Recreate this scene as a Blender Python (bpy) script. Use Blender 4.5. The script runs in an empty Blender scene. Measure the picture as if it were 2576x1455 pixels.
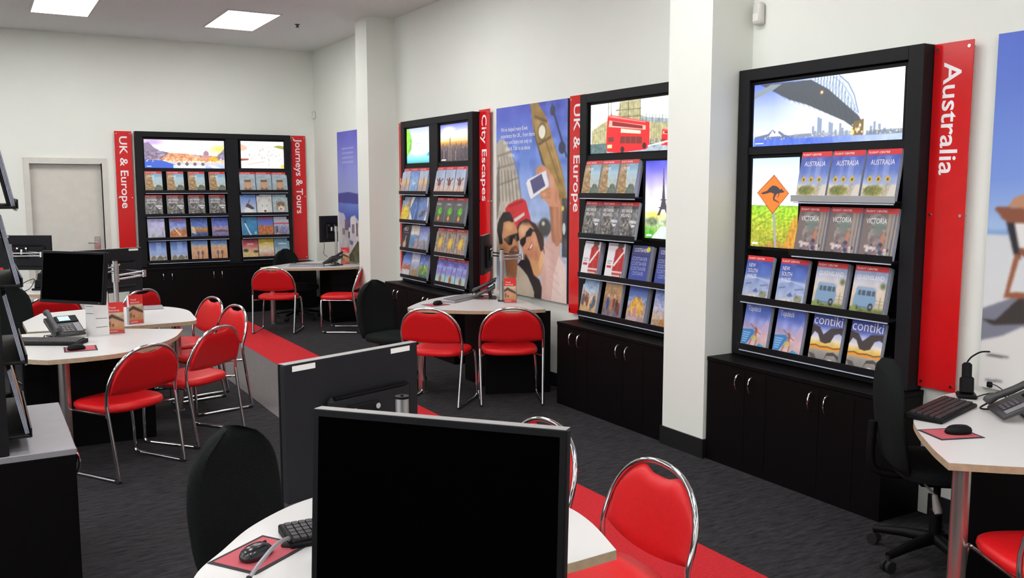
import bpy, bmesh, math, random
import numpy as np
from mathutils import Vector, Matrix
random.seed(7); rng = np.random.default_rng(7)
S = bpy.context.scene; COL = S.collection
PI = math.pi

# ---------------------------------------------------------------- camera, world, exposure
cam = bpy.data.cameras.new('camera'); cam_o = bpy.data.objects.new('camera', cam); COL.objects.link(cam_o)
yaw, pitch = 0.532857, -0.1132175
f = Vector((math.sin(yaw)*math.cos(pitch), math.cos(yaw)*math.cos(pitch), math.sin(pitch)))
r = Vector((math.cos(yaw), -math.sin(yaw), 0)); u = r.cross(f)
M = Matrix(((r.x, u.x, -f.x, 0), (r.y, u.y, -f.y, 0), (r.z, u.z, -f.z, 1.75), (0, 0, 0, 1)))
cam_o.matrix_world = M
cam.sensor_width = 36; cam.lens = 2276.04/2576*36; cam.clip_start = 0.05
S.camera = cam_o
DAY = 2.3            # daylight outside the shopfront
w = bpy.data.worlds.new('world'); S.world = w; w.use_nodes = True
w.node_tree.nodes['Background'].inputs[0].default_value = (0.9, 0.95, 1, 1)
w.node_tree.nodes['Background'].inputs[1].default_value = DAY
S.view_settings.view_transform = 'Standard'; S.view_settings.look = 'None'
S.view_settings.gamma = 1; S.view_settings.use_curve_mapping = False
S.view_settings.exposure = 0.12
LAMP = 14.0          # emission of the ceiling panels
LIT = 1.25           # emission of the backlit pictures

# ---------------------------------------------------------------- helpers
def lin(c):
    c = np.asarray(c, float)
    return np.where(c <= 0.04045, c/12.92, ((c+0.055)/1.055)**2.4)
def hexc(h):
    h = h.lstrip('#')
    return np.array([int(h[i:i+2], 16)/255 for i in (0, 2, 4)])
MATS = {}
def mat(name, col, rough=0.5, metal=0.0, spec=0.5, bump=None, emit=None, coat=0, vary=None, trans=0, alpha=1):
    if name in MATS: return MATS[name]
    m = bpy.data.materials.new(name); m.use_nodes = True
    nt = m.node_tree; b = nt.nodes['Principled BSDF']
    c = tuple(lin(hexc(col))) + (1,)
    b.inputs['Base Color'].default_value = c
    b.inputs['Roughness'].default_value = rough; b.inputs['Metallic'].default_value = metal
    b.inputs['Specular IOR Level'].default_value = spec
    b.inputs['Coat Weight'].default_value = coat; b.inputs['Transmission Weight'].default_value = trans
    b.inputs['Alpha'].default_value = alpha
    tc = nt.nodes.new('ShaderNodeTexCoord')
    n = nt.nodes.new('ShaderNodeTexNoise'); n.inputs['Detail'].default_value = 6
    nt.links.new(tc.outputs['Object'], n.inputs['Vector'])
    sc, amt = vary if vary else (9.0, 0.04)
    n.inputs['Scale'].default_value = sc
    rp = nt.nodes.new('ShaderNodeValToRGB')
    rp.color_ramp.elements[0].position = 0.3; rp.color_ramp.elements[1].position = 0.7
    rp.color_ramp.elements[0].color = tuple(x*(1-amt) for x in c[:3])+(1,)
    rp.color_ramp.elements[1].color = tuple(min(1, x*(1+amt)) for x in c[:3])+(1,)
    nt.links.new(n.outputs['Fac'], rp.inputs['Fac']); nt.links.new(rp.outputs['Color'], b.inputs['Base Color'])
    if bump:
        n2 = nt.nodes.new('ShaderNodeTexNoise'); n2.inputs['Scale'].default_value = bump[0]; n2.inputs['Detail'].default_value = 4
        nt.links.new(tc.outputs['Object'], n2.inputs['Vector'])
        bp = nt.nodes.new('ShaderNodeBump'); bp.inputs['Strength'].default_value = bump[1]; bp.inputs['Distance'].default_value = 0.004
        nt.links.new(n2.outputs['Fac'], bp.inputs['Height']); nt.links.new(bp.outputs['Normal'], b.inputs['Normal'])
    if emit:
        b.inputs['Emission Color'].default_value = tuple(lin(hexc(emit[0])))+(1,); b.inputs['Emission Strength'].default_value = emit[1]
    if name == 'dark_screen_glass': b.inputs['IOR'].default_value = 1.12
    MATS[name] = m; return m
def print_mat(name, lit=0.0, rough=0.35):
    m = bpy.data.materials.new(name); m.use_nodes = True; nt = m.node_tree; b = nt.nodes['Principled BSDF']
    a = nt.nodes.new('ShaderNodeAttribute'); a.attribute_name = 'ink'
    b.inputs['Roughness'].default_value = rough
    if lit:
        b.inputs['Base Color'].default_value = (0.02, 0.02, 0.02, 1)
        nt.links.new(a.outputs['Color'], b.inputs['Emission Color']); b.inputs['Emission Strength'].default_value = lit
    else:
        nt.links.new(a.outputs['Color'], b.inputs['Base Color'])
    return m
def carpet(name, c1, c2, sx, sy, rot=0):
    m = bpy.data.materials.new(name); m.use_nodes = True; nt = m.node_tree; b = nt.nodes['Principled BSDF']
    tc = nt.nodes.new('ShaderNodeTexCoord'); mp = nt.nodes.new('ShaderNodeMapping')
    mp.inputs['Scale'].default_value = (sx, sy, 20)
    n = nt.nodes.new('ShaderNodeTexNoise'); n.inputs['Scale'].default_value = 1.0; n.inputs['Detail'].default_value = 8; n.inputs['Roughness'].default_value = 0.75
    rp = nt.nodes.new('ShaderNodeValToRGB'); rp.color_ramp.elements[0].position = 0.35; rp.color_ramp.elements[1].position = 0.68
    rp.color_ramp.elements[0].color = tuple(lin(hexc(c1)))+(1,); rp.color_ramp.elements[1].color = tuple(lin(hexc(c2)))+(1,)
    nt.links.new(tc.outputs['Object'], mp.inputs['Vector']); nt.links.new(mp.outputs['Vector'], n.inputs['Vector'])
    nt.links.new(n.outputs['Fac'], rp.inputs['Fac']); nt.links.new(rp.outputs['Color'], b.inputs['Base Color'])
    b.inputs['Roughness'].default_value = 0.95; b.inputs['Specular IOR Level'].default_value = 0.15
    n2 = nt.nodes.new('ShaderNodeTexNoise'); n2.inputs['Scale'].default_value = 260; n2.inputs['Detail'].default_value = 3
    nt.links.new(tc.outputs['Object'], n2.inputs['Vector'])
    bp = nt.nodes.new('ShaderNodeBump'); bp.inputs['Strength'].default_value = 0.6; bp.inputs['Distance'].default_value = 0.004
    nt.links.new(n2.outputs['Fac'], bp.inputs['Height']); nt.links.new(bp.outputs['Normal'], b.inputs['Normal'])
    return m

WALL = mat('wall_paint', 'eaede5', 0.6, bump=(180, 0.05), vary=(2, 0.012))
CEIL = mat('ceiling_paint', 'e6eae8', 0.85, bump=(300, 0.15), vary=(40, 0.02))
DOORW = mat('door_paint', 'd6d3ca', 0.4)
BLACKW = mat('black_wood', '090708', 0.5, spec=0.12, bump=(90, 0.05), vary=(30, 0.2))
FRAMEB = mat('display_black', '19191c', 0.55, spec=0.22, vary=(20, 0.1))
RECESS = mat('recess_black', '09090b', 0.4, spec=0.2)
REDV = mat('red_vinyl', 'd4191e', 0.38, spec=0.32, bump=(160, 0.06), vary=(60, 0.05))
REDS = mat('red_sign_acrylic', 'd5161b', 0.16, spec=0.5)
WHITE = mat('white_vinyl_letter', 'f4f1f2', 0.5)
CHROME = mat('chrome', 'd8d8da', 0.09, metal=1.0)
ALU = mat('brushed_aluminium', 'c3c1c0', 0.32, metal=0.85)
LEGM = mat('silver_table_leg', 'b4aaa6', 0.25, metal=0.9)
LAM = mat('white_laminate', 'd0cfcd', 0.3, spec=0.3, vary=(3, 0.008))
PLY = mat('birch_edge', 'b19b7f', 0.55, vary=(30, 0.12))
FAB = mat('black_chair_fabric', '1b1e1e', 0.95, spec=0.1, bump=(420, 0.35), vary=(200, 0.35))
PLASB = mat('black_plastic', '0d0d0f', 0.5, spec=0.15)
PLASG = mat('dark_grey_plastic', '2d2c30', 0.5)
HOUS = mat('monitor_back_plastic', '1d1d21', 0.6, spec=0.2, bump=(500, 0.1))
SCREENB = mat('dark_screen_glass', '020203', 0.3, spec=0.03)
SILV = mat('silver_plastic', '9d9ba0', 0.35, metal=0.3)
PAPER = mat('white_paper', 'eeecea', 0.7)
PAGES = mat('page_edges', 'aeb3c4', 0.6, vary=(150, 0.2))
RUB = mat('black_rubber', '0e0e0f', 0.8)
LIPG = mat('tray_lip_painted_sheen', 'b2b3b6', 0.3, metal=0.3)  # light grey stands in for the reflection on an acrylic lip
ACR = mat('clear_acrylic', 'dfe6ea', 0.08, trans=0.9, spec=0.5)
EDGEL = mat('acrylic_edge_glint', 'c6d0e2', 0.2, spec=0.6)  # pale colour paints the bright reflection along the acrylic edge
PADR = mat('mouse_mat_red', 'b8505a', 0.8, vary=(300, 0.08)); PADB = mat('mouse_mat_border', '27242a', 0.8)
BASEB = mat('black_skirting', '101011', 0.5)
PHONEG = mat('phone_charcoal', '3a393b', 0.45, vary=(60, 0.1)); LCD = mat('phone_lcd', '9fc4d8', 0.3, emit=('9fd0ea', 0.7))
LAMPM = mat('light_diffuser', 'ffffff', 0.5, emit=('fffdfc', LAMP))
SENS = mat('sensor_plastic', 'dcdad4', 0.4)
LINEG = mat('grey_print_ink', '6e6c6c', 0.7)
PRINT = print_mat('printed_paper'); POSTERM = print_mat('printed_poster', rough=0.5); LITM = print_mat('backlit_print', LIT)

def link(o, parent=None):
    COL.objects.link(o)
    if parent is not None: o.parent = parent
    return o
def finish(me, m, smooth=None):
    me.materials.append(m)
    if smooth is not None:
        me.polygons.foreach_set('use_smooth', [True]*len(me.polygons))
        me.set_sharp_from_angle(angle=math.radians(smooth))
    me.update()
def obj(name, bm, m, parent=None, smooth=35, label=None):
    me = bpy.data.meshes.new(name)
    bmesh.ops.recalc_face_normals(bm, faces=bm.faces[:])
    bm.to_mesh(me); bm.free(); finish(me, m, smooth)
    o = bpy.data.objects.new(name, me); link(o, parent)
    if label: o['label'] = label
    return o
def thing(name, label, cat, loc=(0, 0, 0), rotz=0.0, group=None, tilt=0.0):
    o = bpy.data.objects.new(name, None); o.empty_display_size = 0.1; link(o)
    o.location = loc; o.rotation_euler = (tilt, 0, rotz)
    tag(o, label, cat, group); return o
def tag(o, label, cat, group=None):
    o['label'] = label; o['category'] = cat
    if group: o['group'] = group
    return o
def struct(o): o['kind'] = 'structure'; return o
def dup(root, loc, rotz, label, group=None):
    c = root.copy(); COL.objects.link(c); c.location = loc; c.rotation_euler = (root.rotation_euler[0], 0, rotz); c['label'] = label
    if group: c['group'] = group
    for ch in list(root.children):
        d = ch.copy(); COL.objects.link(d); d.parent = c
        for g in list(ch.children):
            e = g.copy(); COL.objects.link(e); e.parent = d
    return c
def face_rot(fx, fy): return math.atan2(-fx, fy)      # local +Y points along (fx, fy)

def box(bm, x0, x1, y0, y1, z0, z1, bev=0.0, rot=None, seg=1):
    vs = [bm.verts.new(p) for p in ((x0,y0,z0),(x1,y0,z0),(x1,y1,z0),(x0,y1,z0),(x0,y0,z1),(x1,y0,z1),(x1,y1,z1),(x0,y1,z1))]
    fs = [bm.faces.new([vs[i] for i in q]) for q in ((0,3,2,1),(4,5,6,7),(0,1,5,4),(1,2,6,5),(2,3,7,6),(3,0,4,7))]
    nv = vs
    if bev:
        es = list({e for f_ in fs for e in f_.edges})
        g = bmesh.ops.bevel(bm, geom=es, offset=bev, segments=seg, affect='EDGES', profile=0.5)
        nv = list({v for f_ in g['faces'] for v in f_.verts} | {v for v in vs if v.is_valid})
    if rot is not None:
        bmesh.ops.transform(bm, matrix=rot, verts=[v for v in nv if v.is_valid])
    return bm
def bbox(*a, **k): return box(bmesh.new(), *a, **k)
def smooth_path(pts, n=6, closed=False):
    P = [Vector(p) for p in pts]; out = []
    N = len(P)
    rngi = range(N) if closed else range(N-1)
    for i in rngi:
        p0 = P[(i-1) % N] if (closed or i > 0) else P[i]; p1 = P[i]; p2 = P[(i+1) % N]
        p3 = P[(i+2) % N] if (closed or i+2 < N) else P[(i+1) % N]
        for k in range(n):
            t = k/n
            out.append(0.5*((2*p1) + (p2-p0)*t + (2*p0-5*p1+4*p2-p3)*t*t + (3*p1-p0-3*p2+p3)*t**3))
    if not closed: out.append(P[-1])
    return out
def tube(bm, pts, rad, n=10, cap=True):
    P = [Vector(p) for p in pts]; rings = []
    up = None
    for i, p in enumerate(P):
        t = (P[min(i+1, len(P)-1)] - P[max(i-1, 0)]).normalized()
        if up is None:
            up = t.orthogonal().normalized()
        else:
            up = (up - t*up.dot(t))
            up = up.normalized() if up.length > 1e-6 else t.orthogonal().normalized()
        b = t.cross(up); rr = rad[i] if isinstance(rad, (list, tuple)) else rad
        rings.append([bm.verts.new(p + (up*math.cos(2*PI*k/n) + b*math.sin(2*PI*k/n))*rr) for k in range(n)])
    for a, c in zip(rings, rings[1:]):
        for k in range(n): bm.faces.new((a[k], a[(k+1) % n], c[(k+1) % n], c[k]))
    if cap:
        bm.faces.new(rings[0][::-1]); bm.faces.new(rings[-1])
    return bm
def cyl(bm, x, y, z0, z1, rad, n=20, r1=None):
    return tube(bm, [(x, y, z0), (x, y, z1)], [rad, rad if r1 is None else r1], n)
def lathe(bm, prof, n=20, c=(0, 0)):
    rings = [[bm.verts.new((c[0]+rr*math.cos(2*PI*k/n), c[1]+rr*math.sin(2*PI*k/n), z)) for k in range(n)] for rr, z in prof]
    for a, b in zip(rings, rings[1:]):
        for k in range(n): bm.faces.new((a[k], a[(k+1) % n], b[(k+1) % n], b[k]))
    bm.faces.new(rings[0][::-1]); bm.faces.new(rings[-1]); return bm
def prism(bm, out, z0, z1):
    a = [bm.verts.new((x, y, z0)) for x, y in out]; b = [bm.verts.new((x, y, z1)) for x, y in out]
    n = len(out)
    bm.faces.new(a[::-1]); bm.faces.new(b)
    for i in range(n): bm.faces.new((a[i], a[(i+1) % n], b[(i+1) % n], b[i]))
    return bm
def panel_strip(bm, p, q, th, z0, z1):
    d = (Vector(q)-Vector(p)).normalized(); nrm = Vector((-d.y, d.x))*th/2
    p = Vector(p); q = Vector(q)
    return prism(bm, [tuple(p-nrm), tuple(q-nrm), tuple(q+nrm), tuple(p+nrm)], z0, z1)

# text as real letter meshes lying in the XZ plane, facing -Y
TXT = {}
def text_mesh(s, cap=None, width=None, align='LEFT', sp=0.95, ext=0.0003, bold=0.0):
    key = (s, cap, width, align, ext, bold, sp)
    if key in TXT: return TXT[key]
    cu = bpy.data.curves.new('lettering', 'FONT'); cu.body = s; cu.align_x = align; cu.resolution_u = 3; cu.space_line = sp
    cu.offset = bold
    o = bpy.data.objects.new('tmp_lettering', cu); COL.objects.link(o)
    dg = bpy.context.evaluated_depsgraph_get(); dg.update()
    me = bpy.data.meshes.new_from_object(o.evaluated_get(dg))
    bpy.data.objects.remove(o)
    n = len(me.vertices); co = np.zeros(n*3); me.vertices.foreach_get('co', co); co = co.reshape(-1, 3)
    mn, mx = co.min(0), co.max(0)
    k = 1.0
    sx = sz = None
    if width: sx = width/(mx[0]-mn[0])
    if cap: sz = cap/0.73
    sx = sx or sz; sz = sz or sx
    x = (co[:, 0])*sx; z = co[:, 1]*sz
    if align == 'LEFT': x = x - mn[0]*sx
    new = np.stack([x, np.full(n, -ext), z], 1)
    me.vertices.foreach_set('co', new.ravel()); me.update()
    TXT[key] = me; return me
def lettering(name, s, m, parent, loc, rot=(0, 0, 0), label=None, **k):
    me = text_mesh(s, **k)
    if not me.materials: me.materials.append(m)
    o = bpy.data.objects.new(name, me); link(o, parent); o.location = loc; o.rotation_euler = rot
    if label: o['label'] = label
    return o

# ---------------------------------------------------------------- painter: colours per vertex of a print grid
class Cv:
    def __init__(s, nx, ny, asp, bg='808080'):
        s.nx, s.ny, s.asp, s.k = nx, ny, asp, 2
        X, Y = nx*2, ny*2
        s.U, s.V = np.meshgrid((np.arange(X)+.5)/X, (np.arange(Y)+.5)/Y)
        s.A = np.ones((Y, X, 3))*hexc(bg)
    def put(s, m, c, a=1.0):
        m = (m*a)[..., None]; s.A = s.A*(1-m) + hexc(c)*m; return s
    def grad(s, stops, box=(0, 0, 1, 1), horiz=False):
        t = s.U if horiz else s.V
        ks = [k for k, _ in stops]; cs = np.array([hexc(c) for _, c in stops])
        g = np.stack([np.interp(t, ks, cs[:, i]) for i in range(3)], -1)
        m = ((s.U >= box[0]) & (s.U <= box[2]) & (s.V >= box[1]) & (s.V <= box[3]))[..., None]
        s.A = np.where(m, g, s.A); return s
    def rect(s, x0, y0, x1, y1, c, a=1.0):
        return s.put(((s.U >= x0) & (s.U <= x1) & (s.V >= y0) & (s.V <= y1)).astype(float), c, a)
    def poly(s, pts, c, a=1.0):
        ins = np.zeros(s.U.shape, bool); n = len(pts)
        for i in range(n):
            x1, y1 = pts[i]; x2, y2 = pts[(i+1) % n]
            if y1 == y2: continue
            cnd = ((y1 > s.V) != (y2 > s.V)) & (s.U < (x2-x1)*(s.V-y1)/(y2-y1)+x1)
            ins ^= cnd
        return s.put(ins.astype(float), c, a)
    def ell(s, cx, cy, rx, ry, c, a=1.0, soft=0.0, rot=0.0):
        du, dv = (s.U-cx)*s.asp, s.V-cy
        if rot: du, dv = du*math.cos(rot)+dv*math.sin(rot), -du*math.sin(rot)+dv*math.cos(rot)
        d = np.sqrt((du/(rx*s.asp))**2+(dv/ry)**2)
        return s.put(np.clip((1-d)/soft, 0, 1) if soft else (d < 1).astype(float), c, a)
    def line(s, pts, wd, c, a=1.0):
        for (x1, y1), (x2, y2) in zip(pts, pts[1:]):
            ax, ay, bx, by = x1*s.asp, y1, x2*s.asp, y2
            L = (bx-ax)**2+(by-ay)**2+1e-12
            t = np.clip(((s.U*s.asp-ax)*(bx-ax)+(s.V-ay)*(by-ay))/L, 0, 1)
            d = np.hypot(s.U*s.asp-ax-t*(bx-ax), s.V-ay-t*(by-ay))
            s.put((d < wd/2).astype(float), c, a)
        return s
    def noise(s, amp, fx, fy, box=(0, 0, 1, 1), tint=(1, 1, 1)):
        g = rng.random((fy+2, fx+2))
        x = s.U*fx; y = s.V*fy; xi = x.astype(int); yi = y.astype(int); tx = x-xi; ty = y-yi
        tx = tx*tx*(3-2*tx); ty = ty*ty*(3-2*ty)
        v = (g[yi, xi]*(1-tx)+g[yi, xi+1]*tx)*(1-ty)+(g[yi+1, xi]*(1-tx)+g[yi+1, xi+1]*tx)*ty-0.5
        m = ((s.U >= box[0]) & (s.U <= box[2]) & (s.V >= box[1]) & (s.V <= box[3]))
        s.A = np.clip(s.A + (v*amp*2*m)[..., None]*np.array(tint), 0, 1); return s
    def dots(s, n, box, cols, r0, r1, a=0.9):
        for _ in range(n):
            s.ell(box[0]+rng.random()*(box[2]-box[0]), box[1]+rng.random()*(box[3]-box[1]), (r0+rng.random()*(r1-r0))/s.asp, r0+rng.random()*(r1-r0), cols[rng.integers(len(cols))], a)
        return s
    def blur(s, n=1):
        for _ in range(n):
            P = np.pad(s.A, ((1, 1), (1, 1), (0, 0)), mode='edge')
            Q = (P[:-2]+2*P[1:-1]+P[2:])/4; s.A = (Q[:, :-2]+2*Q[:, 1:-1]+Q[:, 2:])/4
        return s
    def out(s):
        A = s.A.reshape(s.ny, 2, s.nx, 2, 3).mean((1, 3))
        return lin(np.clip(A, 0, 1))
def grid_mesh(name, cv, W, H, m, curve=0.0):
    nx, ny = cv.nx, cv.ny
    X, Z = np.meshgrid(np.linspace(-W/2, W/2, nx), np.linspace(0, H, ny))
    co = np.stack([X, np.zeros_like(X), Z], -1).reshape(-1, 3)
    i = np.arange((nx-1)*(ny-1)); a = (i//(nx-1))*nx+i % (nx-1)
    fc = np.stack([a, a+1, a+nx+1, a+nx], 1)
    me = bpy.data.meshes.new(name)
    me.vertices.add(nx*ny); me.vertices.foreach_set('co', co.ravel())
    me.loops.add(fc.size); me.loops.foreach_set('vertex_index', fc.ravel().astype(np.int32))
    me.polygons.add(len(fc)); me.polygons.foreach_set('loop_start', (np.arange(len(fc))*4).astype(np.int32))
    me.update(calc_edges=True)
    at = me.attributes.new('ink', 'FLOAT_COLOR', 'POINT')
    at.data.foreach_set('color', np.concatenate([cv.out().reshape(-1, 3), np.ones((nx*ny, 1))], 1).astype(np.float32).ravel())
    me.materials.append(m); me.validate(); return me

# ================================================================ STRUCTURE
XR, YB, ZC = 4.30, 12.98, 3.68
XL, YF = -6.0, -4.5
bm = bbox(XL-.2, XR+.2, YF-.2, YB+.2, -.15, 0); floor = struct(obj('floor', bm, carpet('charcoal_carpet', '1a1a1c', '413f42', 9, 42), smooth=None))
obj('red_carpet_strip', bbox(2.465, 2.965, YF, YB, 0.0, 0.004), carpet('red_carpet', 'b4232b', 'cc3136', 60, 60), floor, None, label='red carpet strip let into the dark floor')
obj('grey_carpet_strip', bbox(1.885, 2.463, YF, YB, 0.0, 0.004), carpet('grey_carpet', '5d5a5c', '777371', 60, 60), floor, None, label='light grey carpet strip beside the red strip')
struct(obj('ceiling', bbox(XL-.2, XR+.2, YF-.2, YB+.2, ZC, ZC+.15), CEIL, smooth=None))
struct(obj('wall_right', bbox(XR, XR+.2, YF-.2, YB+.2, 0, ZC), WALL, smooth=None))
# glazed shopfront along the left wall (out of view): daylight comes in through it
WY0, WY1, WZ1 = -4.0, 8.0, 3.3
bm = bmesh.new(); box(bm, XL-.2, XL, YF-.2, WY0, 0, ZC); box(bm, XL-.2, XL, WY1, YB+.2, 0, ZC); box(bm, XL-.2, XL, WY0, WY1, WZ1, ZC); box(bm, XL-.2, XL, WY0, WY1, 0, .12)
struct(obj('wall_left', bm, WALL, smooth=None))
bm = bmesh.new()
for k in range(6):
    y = WY0+(WY1-WY0)*k/5; box(bm, XL-.12, XL-.06, max(WY0, y-.03), min(WY1, y+.03), .121, WZ1-.001)
wn = struct(obj('window_1', bm, ALU, None, None)); tag(wn, 'tall glazed shopfront outside the view on the left', 'window')
obj('pane', bbox(XL-.095, XL-.085, WY0, WY1, .121, WZ1-.001), mat('window_glass', 'ffffff', .0, trans=1, spec=.5), wn, None)
po = bpy.data.lights.new('window_portal', 'AREA'); po.shape = 'RECTANGLE'; po.size = WY1-WY0; po.size_y = WZ1-.12; po.cycles.is_portal = True
po_o = bpy.data.objects.new('window_portal', po); COL.objects.link(po_o); po_o.location = (XL-.05, (WY0+WY1)/2, (WZ1+.12)/2); po_o.rotation_euler = (PI/2, 0, -PI/2)
struct(obj('wall_front', bbox(XL, XR, YF-.2, YF, 0, ZC), WALL, smooth=None))
# back wall, with the door opening cut out
DX0, DX1, DZ = 0.60, 1.44, 2.045
bm = bmesh.new(); box(bm, XL, DX0, YB, YB+.2, 0, ZC); box(bm, DX1, XR, YB, YB+.2, 0, ZC); box(bm, DX0, DX1, YB, YB+.2, DZ, ZC)
struct(obj('wall_back', bm, WALL, smooth=None))
# door
dr = struct(obj('door_1', bbox(DX0+.004, DX1-.004, YB+.075, YB+.115, .008, DZ-.004), DOORW, smooth=None)); tag(dr, 'plain off-white door with lever handle in the back wall', 'door')
bm = bmesh.new(); box(bm, DX0-.065, DX0, YB-.018, YB+.12, 0, DZ+.065); box(bm, DX1, DX1+.065, YB-.018, YB+.12, 0, DZ+.065); box(bm, DX0-.065, DX1+.065, YB-.0185, YB+.12, DZ, DZ+.065)
obj('door_frame', bm, DOORW, dr, None)
obj('lock_plate', bbox(1.315, 1.385, YB+.062, YB+.075, .92, 1.09, .004), CHROME, dr)
bm = bmesh.new(); tube(bm, [(1.34, YB+.065, 1.01), (1.34, YB+.02, 1.01)], .011); tube(bm, [(1.35, YB+.022, 1.01), (1.23, YB+.022, 1.012)], .009)
obj('door_handle', bm, CHROME, dr)
# pillars
for nm, y0, y1 in (('wall_pillar', 4.283, 4.684), ('wall_pillar', 9.986, 10.34)):
    p = struct(obj(nm, bbox(3.955, XR, y0, y1, 0, ZC), WALL, smooth=None))
    obj('skirting', bbox(3.943, XR, y0-.012, y1+.012, 0, .125), BASEB, p, None)
bm = bmesh.new(); box(bm, DX1+.065, XR, YB-.012, YB, 0, .12); box(bm, XL, DX0-.065, YB-.012, YB, 0, .12)
struct(obj('baseboard_back', bm, BASEB, smooth=None))
bm = bmesh.new()
for a, b in ((YF, 2.9), (6.1, 7.8), (10.36, YB-.012)): box(bm, XR-.012, XR, a, b, 0, .12)
struct(obj('baseboard_right', bm, BASEB, smooth=None))
# ceiling lights: a regular grid of recessed panels
proto = None
for ix, x in enumerate((-4.68, -2.81, -.94, .93, 2.80)):
    for iy, y in enumerate((-2.6, .8, 4.2, 7.6, 11.0)):
        if iy == 4 and ix < 2: continue
        vis = iy == 4 and ix >= 3
        lab = {3: 'square white light panel at the top left corner of the photo', 4: 'white ceiling light panel nearest the back corner of the room'}.get(ix) if iy == 4 and ix >= 3 else f"white ceiling light panel outside the view, {('first', 'second', 'third', 'fourth', 'fifth')[iy]} row from the entrance, {('far left', 'mid left', 'centre', 'mid right', 'far right')[ix]} of it"
        if proto is None:
            proto = thing('ceiling_light', lab, 'light', (x, y, ZC), 0, 'recessed ceiling light panels')
            bm = bmesh.new()
            for q in ((-.31, .31, -.64, -.60), (-.31, .31, .60, .64), (-.31, -.285, -.60, .60), (.285, .31, -.60, .60)): box(bm, *q, -.008, -.0005)
            obj('trim_frame', bm, mat('light_trim', 'd8d6d4', .5), proto, None)
            obj('diffuser', bbox(-.285, .285, -.60, .60, -.006, -.0008), LAMPM, proto, None)
        else:
            dup(proto, (x, y, ZC), 0, lab)
# small fittings
def sensor(y, z, lab, s=1.0):
    t = thing('motion_sensor', lab, 'sensor', (XR, y, z), 0)
    bm = bbox(-.055*s, -.001, -.036*s, .036*s, -.07*s, .07*s, .022*s, seg=3); obj('housing', bm, SENS, t)
    obj('lens', bbox(-.058*s, -.05*s, -.024*s, .024*s, -.05*s, .0, .003), mat('sensor_lens', 'eceae6', .3), t)
sensor(4.215, 2.82, 'white motion sensor high on the wall right of the pillar')
sensor(12.9, 2.77, 'small white sensor high in the far wall corner', .8)
bm = bmesh.new(); lathe(bm, [(.03, 0), (.03, -.006), (.012, -.01), (.012, -.03), (.022, -.032), (.022, -.036)], 12)
o = obj('sprinkler_head', bm, PLASG); o.location = (3.44, 10.9, ZC-.0005); tag(o, 'tiny dark sprinkler head in the ceiling right of the lights', 'sprinkler')

# ================================================================ PRINT DESIGNS
exec_order = []
def FC(nx=44, ny=58, bg='8a94b0'): return Cv(nx, ny, .213/.28, bg)
def band(c): return c.rect(0, .885, 1, 1, 'd92a30')
D = {}
c = FC(60, 80).grad([(0, 'c9bfa6'), (.28, 'cfc6b6'), (.34, 'a6b4d8'), (.6, '5f78c4'), (.9, '4157b4')]); c.noise(.05, 7, 9)
c.rect(.55, .3, .72, .86, 'aebbe4', .35).rect(.3, .3, .4, .86, '9fb0de', .25)
c.ell(.36, .2, .34, .13, '87863f', 1, .35).ell(.25, .2, .2, .1, '6d7334', 1, .4).noise(.09, 22, 26, (0, .05, .8, .33)).poly([(.7, .0), (1, 0), (1, .32), (.86, .32)], 'd6d0c4')
for x in (.2, .45, .72): c.poly([(x-.085, .42), (x, .50), (x+.085, .42), (x, .345)], 'd9b234').ell(x, .42, .03, .03, '554a2a').line([(x, .34), (x, .22)], .012, '8a8a86')
D['australia'] = band(c)
c = FC(60, 80).grad([(0, '6f6468'), (.3, '8c7f7e'), (.6, '8d8682'), (.9, '7c7a78')]); c.noise(.14, 9, 16)
c.poly([(0, .9), (.18, .9), (.26, .1), (0, 0)], '776a66').poly([(.72, .9), (1, .9), (1, 0), (.76, .05)], 'a09184').line([(.83, .9), (.82, .1)], .02, '6b6a78').line([(.93, .9), (.92, .1)], .03, '5c6074')
c.poly([(.3, .5), (.62, .56), (.68, .75), (.4, .8)], '6d8078', .8).poly([(.6, .3), (.7, .3), (.7, .55), (.62, .5)], 'c07a5c').dots(26, (.15, .04, .85, .3), ['3d3c52', 'c8b9b4', 'a66a62', '5a6488', 'd8cfcb'], .02, .05).rect(.22, .2, .5, .25, 'dcd6d6', .8)
D['victoria'] = band(c)
c = FC(60, 80).grad([(0, 'c9c4bd'), (.2, 'a9b8d6'), (.45, '8fa3d2'), (.6, '5d79c4'), (.9, '3a52ad')]); c.noise(.06, 6, 9)
c.poly([(0, .45), (.5, .5), (1, .42), (1, .5), (0, .56)], 'b8c4e2', .8).line([(.1, .36), (.3, .39)], .03, '6c7aa8').line([(.66, .35), (.92, .38)], .03, '6f7ea6').ell(.5, .22, .1, .035, '6b7fb4').poly([(.42, .22), (.52, .3), (.58, .22)], '5a6aa2')
c.ell(.8, .16, .16, .09, '87896e', 1, .3).noise(.1, 24, 26, (.6, .02, 1, .28)).ell(.4, .08, .3, .09, 'ddd5c8', 1, .5).dots(8, (.3, .0, .7, .12), ['b89884', 'd8cfc4', '8890a8'], .015, .03)
D['nsw'] = band(c)
c = FC(60, 80).grad([(0, '4d5a36'), (.14, '6f7a3e'), (.2, 'c6b99c'), (.45, 'd9c9b4'), (.62, 'cfc9cb'), (.78, 'a8b6d2'), (.9, '8fa5cf')]); c.noise(.04, 7, 9)
c.line([(.6, .34), (1, .33)], .012, '9c9a86').line([(.6, .27), (1, .27)], .012, '9c9a86').line([(.88, .4), (.88, .15)], .015, '8d8c7c')
c.poly([(.08, .17), (.1, .38), (.14, .5), (.22, .56), (.62, .55), (.73, .5), (.76, .36), (.74, .2), (.6, .17)], '7fa0bf').poly([(.1, .5), (.16, .585), (.64, .58), (.74, .53), (.7, .5), (.2, .53)], '8ea9c6')
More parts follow.
